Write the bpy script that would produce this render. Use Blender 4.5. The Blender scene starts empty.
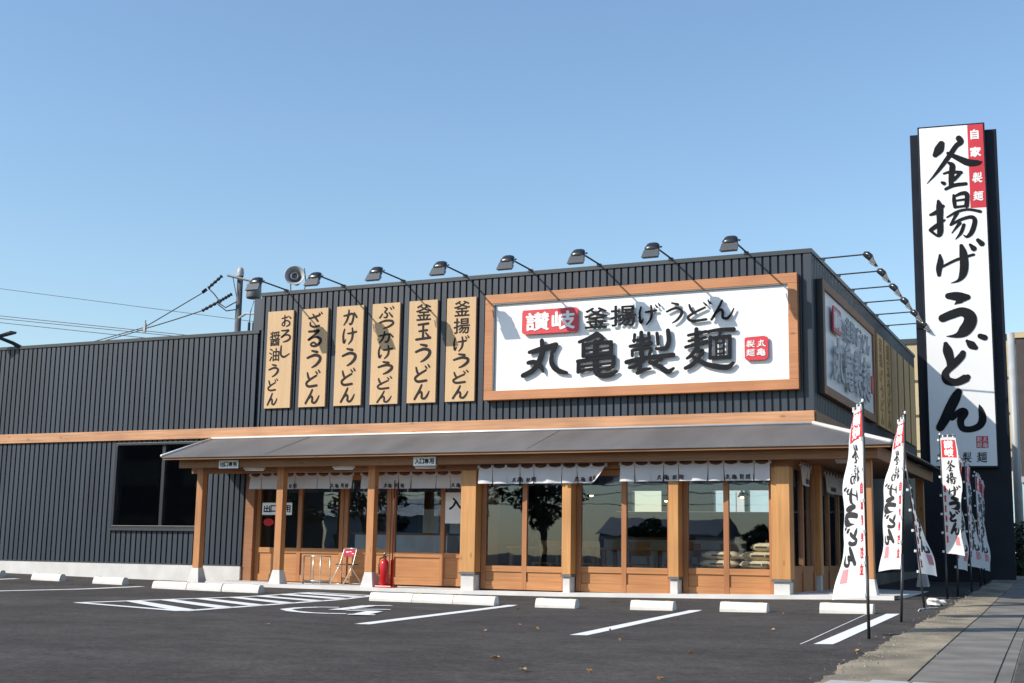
import bpy, bmesh, math, random
from mathutils import Vector, Matrix
R = math.radians
random.seed(7)
SC = bpy.context.scene
COL = SC.collection

# ------------------------------------------------------------------ camera, sky, sun, exposure
def look_matrix(loc, yaw, pitch, roll):
    f = Vector((math.sin(yaw)*math.cos(pitch), math.cos(yaw)*math.cos(pitch), math.sin(pitch)))
    r0 = Vector((math.cos(yaw), -math.sin(yaw), 0)); u0 = r0.cross(f)
    r = math.cos(roll)*r0 + math.sin(roll)*u0
    u = -math.sin(roll)*r0 + math.cos(roll)*u0
    m = Matrix((r, u, -f)).transposed().to_4x4(); m.translation = loc
    return m
cam_d = bpy.data.cameras.new('camera'); cam = bpy.data.objects.new('camera', cam_d); COL.objects.link(cam)
CAM = Vector((4.285, -20.729, .628))
cam.matrix_world = look_matrix(CAM, R(-24.826), R(9.258), R(.973))
cam_d.sensor_width = 36; cam_d.lens = 45.607; cam_d.clip_start = .1; cam_d.clip_end = 3000
SC.camera = cam

SUN_EL, SUN_AZ = 35.8, 225.0          # the sun stands behind the camera, to the left
world = bpy.data.worlds.new('World'); SC.world = world; world.use_nodes = True
nt = world.node_tree; bg = nt.nodes['Background']
sky = nt.nodes.new('ShaderNodeTexSky'); sky.sky_type = 'NISHITA'; sky.sun_disc = False
sky.sun_elevation = R(SUN_EL); sky.sun_rotation = R(SUN_AZ)
sky.altitude = 0; sky.air_density = 1.35; sky.dust_density = .6; sky.ozone_density = 4.5
nt.links.new(sky.outputs[0], bg.inputs[0]); bg.inputs[1].default_value = .118
sun_d = bpy.data.lights.new('sun', 'SUN'); sun = bpy.data.objects.new('sun', sun_d); COL.objects.link(sun)
sun_d.energy = 3.7; sun_d.angle = R(.5); sun_d.color = (1, .93, .83)
sdir = Vector((math.sin(R(SUN_AZ))*math.cos(R(SUN_EL)), math.cos(R(SUN_AZ))*math.cos(R(SUN_EL)), math.sin(R(SUN_EL))))
sun.rotation_euler = sdir.to_track_quat('Z', 'Y').to_euler(); sun.location = (-20, -40, 40)
vs = SC.view_settings; vs.view_transform = 'Standard'; vs.look = 'None'; vs.exposure = .62; vs.gamma = 1; vs.use_curve_mapping = False

# ------------------------------------------------------------------ materials
def new_mat(name):
    m = bpy.data.materials.new(name); m.use_nodes = True
    return m, m.node_tree, m.node_tree.nodes['Principled BSDF']
def mat(name, col, rough=.6, metal=0., var=.12, scale=6., bump=0., bscale=60., spec=None, stretch=None, var2=None):
    """principled material with soft procedural colour variation and optional bump"""
    m, t, b = new_mat(name); n, l = t.nodes, t.links
    b.inputs['Roughness'].default_value = rough; b.inputs['Metallic'].default_value = metal
    if spec is not None: b.inputs['Specular IOR Level'].default_value = spec
    tc = n.new('ShaderNodeTexCoord'); src = tc.outputs['Object']
    if stretch:
        mp = n.new('ShaderNodeMapping'); mp.inputs['Scale'].default_value = stretch
        l.new(src, mp.inputs[0]); src = mp.outputs[0]
    nz = n.new('ShaderNodeTexNoise'); nz.inputs['Scale'].default_value = scale; nz.inputs['Detail'].default_value = 6
    l.new(src, nz.inputs['Vector'])
    rp = n.new('ShaderNodeValToRGB')
    c0 = [c*(1-var) for c in col]; c1 = [min(1, c*(1+var)) for c in col]
    if var2: c0 = var2
    rp.color_ramp.elements[0].position = .32; rp.color_ramp.elements[1].position = .68
    rp.color_ramp.elements[0].color = (*c0, 1); rp.color_ramp.elements[1].color = (*c1, 1)
    l.new(nz.outputs['Fac'], rp.inputs[0]); l.new(rp.outputs[0], b.inputs['Base Color'])
    if bump:
        n2 = n.new('ShaderNodeTexNoise'); n2.inputs['Scale'].default_value = bscale; n2.inputs['Detail'].default_value = 4
        l.new(src, n2.inputs['Vector'])
        bp = n.new('ShaderNodeBump'); bp.inputs['Strength'].default_value = bump; bp.inputs['Distance'].default_value = .01
        l.new(n2.outputs['Fac'], bp.inputs['Height']); l.new(bp.outputs[0], b.inputs['Normal'])
    return m
def wood(name, col, axis, dark=.72, knots=True):
    """sawn softwood: long grain along one axis plus a few darker knots"""
    m, t, b = new_mat(name); n, l = t.nodes, t.links
    b.inputs['Roughness'].default_value = .55
    tc = n.new('ShaderNodeTexCoord'); mp = n.new('ShaderNodeMapping')
    s = {'x': (.7, 22, 22), 'z': (22, 22, .7), 'y': (22, .7, 22)}[axis]
    mp.inputs['Scale'].default_value = s; l.new(tc.outputs['Object'], mp.inputs[0])
    nz = n.new('ShaderNodeTexNoise'); nz.inputs['Scale'].default_value = 1.6; nz.inputs['Detail'].default_value = 8; nz.inputs['Distortion'].default_value = .6
    l.new(mp.outputs[0], nz.inputs['Vector'])
    rp = n.new('ShaderNodeValToRGB'); e = rp.color_ramp.elements
    e[0].position = .3; e[1].position = .7
    e[0].color = (*[c*dark for c in col], 1); e[1].color = (*[min(1, c*1.12) for c in col], 1)
    l.new(nz.outputs['Fac'], rp.inputs[0])
    # board-to-board tone
    n3 = n.new('ShaderNodeTexNoise'); n3.inputs['Scale'].default_value = 1.1; n3.inputs['Detail'].default_value = 2
    l.new(tc.outputs['Object'], n3.inputs['Vector'])
    mx = n.new('ShaderNodeMix'); mx.data_type = 'RGBA'; mx.blend_type = 'MULTIPLY'; mx.inputs[0].default_value = .6
    r3 = n.new('ShaderNodeValToRGB'); r3.color_ramp.elements[0].color = (.72, .66, .6, 1); r3.color_ramp.elements[1].color = (1, 1, 1, 1)
    r3.color_ramp.elements[0].position = .35; r3.color_ramp.elements[1].position = .6
    l.new(n3.outputs['Fac'], r3.inputs[0]); l.new(rp.outputs[0], mx.inputs[6]); l.new(r3.outputs[0], mx.inputs[7])
    out = mx.outputs[2]
    if knots:
        vo = n.new('ShaderNodeTexVoronoi'); vo.inputs['Scale'].default_value = 3.2
        mp2 = n.new('ShaderNodeMapping'); mp2.inputs['Scale'].default_value = {'x': (.6, 1.5, 1.5), 'z': (1.5, 1.5, .6), 'y': (1.5, .6, 1.5)}[axis]
        l.new(tc.outputs['Object'], mp2.inputs[0]); l.new(mp2.outputs[0], vo.inputs['Vector'])
        kr = n.new('ShaderNodeValToRGB'); kr.color_ramp.elements[0].position = .05; kr.color_ramp.elements[1].position = .13
        kr.color_ramp.elements[0].color = (.45, .36, .3, 1); kr.color_ramp.elements[1].color = (1, 1, 1, 1)
        l.new(vo.outputs['Distance'], kr.inputs[0])
        m2 = n.new('ShaderNodeMix'); m2.data_type = 'RGBA'; m2.blend_type = 'MULTIPLY'; m2.inputs[0].default_value = .7
        l.new(out, m2.inputs[6]); l.new(kr.outputs[0], m2.inputs[7]); out = m2.outputs[2]
    l.new(out, b.inputs['Base Color'])
    return m
def asphalt_mat(name, base, patch, speck):
    """rolled asphalt: broad worn tracks, hand-sized mottling, open grain, dust specks"""
    m, t, b = new_mat(name); n, l = t.nodes, t.links
    b.inputs['Roughness'].default_value = .95; b.inputs['Specular IOR Level'].default_value = .12
    tc = n.new('ShaderNodeTexCoord')
    def noise(sc, det=5, rough=.6, stretch=None, dist=0):
        z = n.new('ShaderNodeTexNoise'); z.inputs['Scale'].default_value = sc; z.inputs['Detail'].default_value = det; z.inputs['Roughness'].default_value = rough
        z.inputs['Distortion'].default_value = dist
        src = tc.outputs['Object']
        if stretch:
            mp = n.new('ShaderNodeMapping'); mp.inputs['Scale'].default_value = stretch; mp.inputs['Rotation'].default_value = (0, 0, R(9)); l.new(src, mp.inputs[0]); src = mp.outputs[0]
        l.new(src, z.inputs['Vector']); return z.outputs['Fac']
    def ramp(f, p0, c0, p1, c1):
        r = n.new('ShaderNodeValToRGB'); e = r.color_ramp.elements; e[0].position = p0; e[1].position = p1; e[0].color = (*c0, 1); e[1].color = (*c1, 1)
        l.new(f, r.inputs[0]); return r.outputs[0]
    def mul(a, c, f):
        x = n.new('ShaderNodeMix'); x.data_type = 'RGBA'; x.blend_type = 'MULTIPLY'; x.inputs[0].default_value = f; l.new(a, x.inputs[6]); l.new(c, x.inputs[7]); return x.outputs[2]
    c = ramp(noise(.3, 6), .36, base, .66, patch)
    c = mul(c, ramp(noise(1, 5, .6, (.5, .9, 1), .6), .38, (.88, .88, .88), .62, (1.09, 1.08, 1.07)), 1)
    c = mul(c, ramp(noise(3.5, 6, .75), .34, (.78, .78, .79), .68, (1.2, 1.18, 1.16)), 1)
    c = mul(c, ramp(noise(26, 4, .8), .32, (.55, .55, .56), .7, (1.45, 1.42, 1.38)), .9)
    c = mul(c, ramp(noise(110, 3, .8), .32, (.5, .5, .5), .7, (1.5, 1.5, 1.48)), .8)
    c = mul(c, ramp(noise(.9, 3, .5, None, 1.2), .66, (1, 1, 1), .74, (.74, .74, .75)), 1)   # old oil and tyre stains
    vo = n.new('ShaderNodeTexVoronoi'); vo.inputs['Scale'].default_value = 7; l.new(tc.outputs['Object'], vo.inputs['Vector'])
    f = ramp(vo.outputs['Distance'], .03, (.7, .7, .7), .09, (0, 0, 0))
    m2 = n.new('ShaderNodeMix'); m2.data_type = 'RGBA'; l.new(f, m2.inputs[0]); l.new(c, m2.inputs[6]); m2.inputs[7].default_value = (*speck, 1)
    l.new(m2.outputs[2], b.inputs['Base Color'])
    bp = n.new('ShaderNodeBump'); bp.inputs['Strength'].default_value = .8; bp.inputs['Distance'].default_value = .012
    l.new(noise(60, 5, .8), bp.inputs['Height']); l.new(bp.outputs[0], b.inputs['Normal'])
    return m
def paint_mat():
    """road paint, worn through to the asphalt in small flecks"""
    m, t, b = new_mat('road_paint'); n, l = t.nodes, t.links
    b.inputs['Roughness'].default_value = .7
    tc = n.new('ShaderNodeTexCoord')
    z = n.new('ShaderNodeTexNoise'); z.inputs['Scale'].default_value = 14; z.inputs['Detail'].default_value = 8; z.inputs['Roughness'].default_value = .75
    l.new(tc.outputs['Object'], z.inputs['Vector'])
    rp = n.new('ShaderNodeValToRGB'); e = rp.color_ramp.elements
    e[0].position = .3; e[0].color = (.22, .22, .215, 1); e[1].position = .42; e[1].color = (.74, .74, .72, 1)
    l.new(z.outputs['Fac'], rp.inputs[0]); l.new(rp.outputs[0], b.inputs['Base Color'])
    return m
def glass_mat(name, tint):
    m = bpy.data.materials.new(name); m.use_nodes = True; t = m.node_tree; n, l = t.nodes, t.links
    n.remove(n['Principled BSDF']); out = n['Material Output']
    tr = n.new('ShaderNodeBsdfTransparent'); tr.inputs[0].default_value = (*tint, 1)
    gl = n.new('ShaderNodeBsdfGlossy'); gl.inputs['Roughness'].default_value = .01; gl.inputs[0].default_value = (.58, .74, .96, 1)
    lw = n.new('ShaderNodeLayerWeight'); lw.inputs[0].default_value = .5
    pw = n.new('ShaderNodeMath'); pw.operation = 'POWER'; pw.inputs[1].default_value = 5; l.new(lw.outputs['Facing'], pw.inputs[0])
    mu = n.new('ShaderNodeMath'); mu.operation = 'MULTIPLY_ADD'; mu.inputs[1].default_value = .92; mu.inputs[2].default_value = .07; mu.use_clamp = True
    l.new(pw.outputs[0], mu.inputs[0])
    mx = n.new('ShaderNodeMixShader'); l.new(mu.outputs[0], mx.inputs[0]); l.new(tr.outputs[0], mx.inputs[1]); l.new(gl.outputs[0], mx.inputs[2])
    # very slight waviness of the panes
    tc = n.new('ShaderNodeTexCoord'); z = n.new('ShaderNodeTexNoise'); z.inputs['Scale'].default_value = 1.3
    l.new(tc.outputs['Object'], z.inputs['Vector'])
    bp = n.new('ShaderNodeBump'); bp.inputs['Strength'].default_value = .06; bp.inputs['Distance'].default_value = .02
    l.new(z.outputs['Fac'], bp.inputs['Height']); l.new(bp.outputs[0], gl.inputs['Normal'])
    l.new(mx.outputs[0], out.inputs[0])
    return m
def cloth_mat(name, col, trans=.25):
    m, t, b = new_mat(name); n, l = t.nodes, t.links
    b.inputs['Base Color'].default_value = (*col, 1); b.inputs['Roughness'].default_value = .85
    tl = n.new('ShaderNodeBsdfTranslucent'); tl.inputs[0].default_value = (*col, 1)
    mx = n.new('ShaderNodeMixShader'); mx.inputs[0].default_value = trans
    l.new(b.outputs[0], mx.inputs[1]); l.new(tl.outputs[0], mx.inputs[2]); l.new(mx.outputs[0], n['Material Output'].inputs[0])
    tc = n.new('ShaderNodeTexCoord'); z = n.new('ShaderNodeTexNoise'); z.inputs['Scale'].default_value = 9; z.inputs['Detail'].default_value = 3
    l.new(tc.outputs['Object'], z.inputs['Vector'])
    bp = n.new('ShaderNodeBump'); bp.inputs['Strength'].default_value = .35; bp.inputs['Distance'].default_value = .02
    l.new(z.outputs['Fac'], bp.inputs['Height']); l.new(bp.outputs[0], b.inputs['Normal'])
    return m
def emit_mat(name, col, s):
    m, t, b = new_mat(name); b.inputs['Base Color'].default_value = (*col, 1)
    b.inputs['Emission Color'].default_value = (*col, 1); b.inputs['Emission Strength'].default_value = s
    return m
M = {
 'asphalt': asphalt_mat('asphalt', (.066, .0615, .059), (.086, .081, .077), (.15, .135, .12)),
 'apron': asphalt_mat('old_asphalt', (.10, .095, .088), (.135, .127, .117), (.22, .21, .19)),
 'paint': paint_mat(),
 'siding': mat('dark_metal_siding', (.026, .035, .048), .45, 0, .24, 1.6, .12, 3, stretch=(1.4, 1.4, .22)),
 'cap': mat('parapet_metal', (.046, .052, .054), .4, .2, .08, 2),
 'concrete': mat('pale_concrete', (.60, .58, .55), .85, 0, .08, 3, .25, 40),
 'stopmat': mat('wheel_stop_concrete', (.64, .61, .56), .85, 0, .07, 5, .2, 50),
 'step': mat('step_concrete', (.62, .60, .57), .85, 0, .1, 2, .2, 40),
 'oldconc': mat('weathered_concrete', (.21, .175, .12), .9, 0, .5, 2.2, .9, 24, stretch=(1, .6, 1)),
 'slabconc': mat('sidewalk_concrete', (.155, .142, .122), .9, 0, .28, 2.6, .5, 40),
 'kerb': mat('kerb_concrete', (.36, .37, .37), .85, 0, .1, 6, .3, 50),
 'pillar': wood('pine_pillar', (.58, .285, .095), 'z', .82),
 'post': wood('cedar_post', (.50, .225, .085), 'z', .8),
 'frame': wood('stained_frame', (.40, .165, .06), 'z', .8, False),
 'panelw': wood('stained_panel', (.45, .20, .07), 'x', .8, False),
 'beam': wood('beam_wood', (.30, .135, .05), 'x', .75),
 'band': wood('band_board', (.56, .285, .14), 'x', .7),
 'signframe': wood('sign_frame_wood', (.48, .205, .085), 'x', .85),
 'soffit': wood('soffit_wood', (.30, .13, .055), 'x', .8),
 'board': mat('tan_board', (.54, .355, .185), .6, 0, .06, 1.5, stretch=(8, 8, .6)),
 'boardside': mat('board_edge', (.10, .06, .04), .7),
 'canopy': mat('canopy_metal', (.118, .116, .117), .6, .15, .2, 1.5, stretch=(1, .3, 1)),
 'flash': mat('pale_flashing', (.68, .67, .66), .4, .2, .05, 3),
 'white': mat('sign_white', (.83, .83, .82), .35, 0, .02, 2),
 'letter': mat('black_letter', (.012, .013, .016), .7, 0, .2, 4, spec=.15),
 'ink': mat('brush_ink', (.02, .02, .022), .7, 0, .25, 9),
 'brown_ink': mat('brown_ink', (.032, .027, .026), .8, 0, .2, 8, spec=.15),
 'red': mat('sign_red', (.58, .035, .05), .45, 0, .08, 3),
 'whitepaint': mat('white_lettering', (.82, .82, .8), .5, 0, .03, 3),
 'pylon': mat('pylon_black', (.012, .015, .024), .5, 0, .2, 2, spec=.2),
 'hoodblack': mat('lamp_hood', (.02, .022, .024), .25, 0, .1, 6),
 'black': mat('black_metal', (.018, .019, .021), .4, 0, .2, 6),
 'grey': mat('grey_metal', (.15, .155, .16), .5, .3, .12, 6),
 'lightgrey': mat('light_grey', (.36, .37, .37), .5, 0, .08, 6),
 'steel': mat('pale_steel', (.55, .55, .5), .35, .6, .08, 6),
 'glass': glass_mat('window_glass', (.90, .92, .92)),
 'lampshade': mat('lamp_shade_grey', (.075, .08, .085), .3, 0, .1, 6),
 'lampglass': mat('lamp_glass', (.30, .31, .33), .15, 0, .05, 6),
 'flag': cloth_mat('flag_cloth', (.84, .84, .83), .3),
 'flagred': cloth_mat('flag_red', (.66, .05, .06), .25),
 'flaghem': cloth_mat('flag_hem', (.30, .06, .12), .2),
 'pink': cloth_mat('flag_pink', (.72, .30, .32), .25),
 'noren': cloth_mat('noren_cloth', (.80, .80, .82), .3),
 'maroon': mat('maroon_rod', (.10, .012, .014), .5, 0, .1, 6),
 'redgloss': mat('red_enamel', (.50, .014, .018), .25, 0, .08, 6),
 'chairred': mat('chair_red', (.42, .025, .06), .5, 0, .1, 6),
 'seat': mat('seat_dark', (.05, .045, .045), .6),
 'sack': mat('paper_sack', (.74, .60, .38), .8, 0, .12, 8, .3, 30),
 'inside': mat('interior_wall', (.16, .13, .10), .8, 0, .1, 3),
 'insfloor': mat('interior_floor', (.12, .09, .07), .5, 0, .15, 3),
 'counter': mat('counter_white', (.80, .81, .81), .4, 0, .05, 3),
 'lamp_lit': emit_mat('lit_lamp', (1, .62, .28), 9),
 'tube': mat('lamp_housing', (.75, .74, .72), .4),
 'beige': mat('beige_panel', (.47, .38, .22), .6, 0, .07, 1.2),
 'seam': mat('panel_seam', (.08, .07, .05), .7),
 'darkbrown': mat('brown_wall', (.055, .042, .04), .7, 0, .15, 2),
 'cyan': mat('pale_shutter', (.42, .56, .56), .5, 0, .08, 1.5),
 'poleconc': mat('pole_concrete', (.085, .087, .09), .8, 0, .15, 3, .2, 20),
 'wire': mat('cable', (.05, .05, .055), .6),
 'bark': mat('bark', (.09, .065, .045), .9, 0, .3, 12, .6, 30),
 'leaf': mat('leaf', (.055, .085, .03), .6, 0, .45, 1.5),
 'leaf2': mat('leaf_dark', (.035, .055, .025), .6, 0, .45, 1.5),
 'hedge': mat('hedge_leaf', (.03, .05, .022), .6, 0, .45, 2),
 'dryleaf': mat('dry_leaf', (.36, .20, .09), .8, 0, .3, 20),
 'offwhite': mat('plaster', (.55, .54, .5), .8, 0, .06, 1),
 'tileroof': mat('roof_tile', (.10, .10, .11), .6, 0, .1, 3),
 'winblack': mat('dark_window', (.02, .025, .03), .08, 0, .2, 2),
 'reflector': mat('reflector', (.55, .40, .06), .3),
 'gritmat': mat('grit', (.22, .19, .14), .9, 0, .35, 9),
 'litter': mat('litter_paper', (.7, .68, .62), .8, 0, .1, 20),
 'brass': mat('brass', (.55, .38, .12), .35, .7),
 'blue': mat('blue_plastic', (.05, .25, .45), .4),
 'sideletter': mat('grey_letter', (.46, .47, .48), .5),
 'faintink': mat('pale_brown_ink', (.30, .22, .11), .8, 0, .2, 8),  # lighter brown than the ink of the front boards
 'shade_board': mat('timber_in_shade', (.74, .44, .18), .65, 0, .1, 1.5, stretch=(8, 8, .6)),  # tan board; colour brightened and reddened to make up for the blue shade
}

# ------------------------------------------------------------------ mesh helpers
class MB:
    def __init__(s): s.v = []; s.f = []; s.smooth = False
    def add(s, vs, fs):
        o = len(s.v); s.v += [tuple(p) for p in vs]; s.f += [tuple(i+o for i in f) for f in fs]; return s
    def box(s, x0, x1, y0, y1, z0, z1):
        return s.add([(x0,y0,z0),(x1,y0,z0),(x1,y1,z0),(x0,y1,z0),(x0,y0,z1),(x1,y0,z1),(x1,y1,z1),(x0,y1,z1)],
                     [(0,3,2,1),(4,5,6,7),(0,1,5,4),(1,2,6,5),(2,3,7,6),(3,0,4,7)])
    def frustum(s, x0, x1, y0, y1, z0, X0, X1, Y0, Y1, z1):
        return s.add([(x0,y0,z0),(x1,y0,z0),(x1,y1,z0),(x0,y1,z0),(X0,Y0,z1),(X1,Y0,z1),(X1,Y1,z1),(X0,Y1,z1)],
                     [(0,3,2,1),(4,5,6,7),(0,1,5,4),(1,2,6,5),(2,3,7,6),(3,0,4,7)])
    def tube(s, pts, r, n=10, cap=True):
        pts = [Vector(p) for p in pts]; rs = r if isinstance(r, (list, tuple)) else [r]*len(pts)
        rings = []; up = Vector((0, 0, 1)); vs = []
        for i, p in enumerate(pts):
            d = (pts[min(i+1, len(pts)-1)] - pts[max(i-1, 0)]).normalized()
            a = d.cross(up if abs(d.z) < .95 else Vector((1, 0, 0))).normalized(); b = d.cross(a)
            for k in range(n):
                t = 2*math.pi*k/n; vs.append(p + rs[i]*(math.cos(t)*a + math.sin(t)*b))
        fs = []
        for i in range(len(pts)-1):
            for k in range(n):
                fs.append((i*n+k, i*n+(k+1) % n, (i+1)*n+(k+1) % n, (i+1)*n+k))
        if cap: fs.append(tuple(range(n-1, -1, -1))); fs.append(tuple((len(pts)-1)*n+k for k in range(n)))
        return s.add(vs, fs)
    def lathe(s, prof, n=24, M4=None, x=1., y=1.):
        vs = []; fs = []
        for (r, z) in prof:
            for k in range(n):
                t = 2*math.pi*k/n; p = Vector((r*math.cos(t)*x, r*math.sin(t)*y, z)); vs.append(M4 @ p if M4 else p)
        for i in range(len(prof)-1):
            for k in range(n): fs.append((i*n+k, i*n+(k+1) % n, (i+1)*n+(k+1) % n, (i+1)*n+k))
        return s.add(vs, fs)
    def prism(s, poly, ext):
        """poly: 3D points of one cap, ext: extrusion vector"""
        n = len(poly); e = Vector(ext); a = [Vector(p) for p in poly]
        return s.add(a + [p+e for p in a], [tuple(range(n-1, -1, -1)), tuple(range(n, 2*n))] + [(i, (i+1) % n, n+(i+1) % n, n+i) for i in range(n)])
    def build(s, name, m, parent=None, smooth=False, bevel=0, fix=True):
        me = bpy.data.meshes.new(name); me.from_pydata(s.v, [], s.f); me.update()
        if fix:
            b = bmesh.new(); b.from_mesh(me); bmesh.ops.recalc_face_normals(b, faces=b.faces); b.to_mesh(me); b.free()
        o = bpy.data.objects.new(name, me); COL.objects.link(o); me.materials.append(m)
        if smooth:
            for p in me.polygons: p.use_smooth = True
        if bevel:
            bv = o.modifiers.new('bevel', 'BEVEL'); bv.width = bevel; bv.segments = 2; bv.limit_method = 'ANGLE'
        if parent: o.parent = parent
        return o
def empty(name, loc=(0, 0, 0), rz=0, label=None, cat=None, group=None):
    o = bpy.data.objects.new(name, None); COL.objects.link(o); o.location = loc; o.rotation_euler = (0, 0, rz)
    o.empty_display_size = .2
    tag(o, label, cat, group); return o
def tag(o, label=None, cat=None, group=None, kind=None):
    if label: o['label'] = label
    if cat: o['category'] = cat
    if group: o['group'] = group
    if kind: o['kind'] = kind
    return o
def dup(root, loc, rz=None, label=None):
    def cp(o, par):
        c = o.copy(); COL.objects.link(c)
        if par: c.parent = par
        for ch in kids[o.name]: cp(ch, c)
        return c
    kids = {}
    def walk(o):
        kids[o.name] = list(o.children)
        for c in o.children: walk(c)
    walk(root)
    r = cp(root, None); r.location = loc
    if rz is not None: r.rotation_euler = (0, 0, rz)
    if label: r['label'] = label
    return r
def part(name, m, parent, *boxes, bevel=0):
    b = MB()
    for q in boxes: b.box(*q)
    return b.build(name, m, parent, bevel=bevel)

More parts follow.
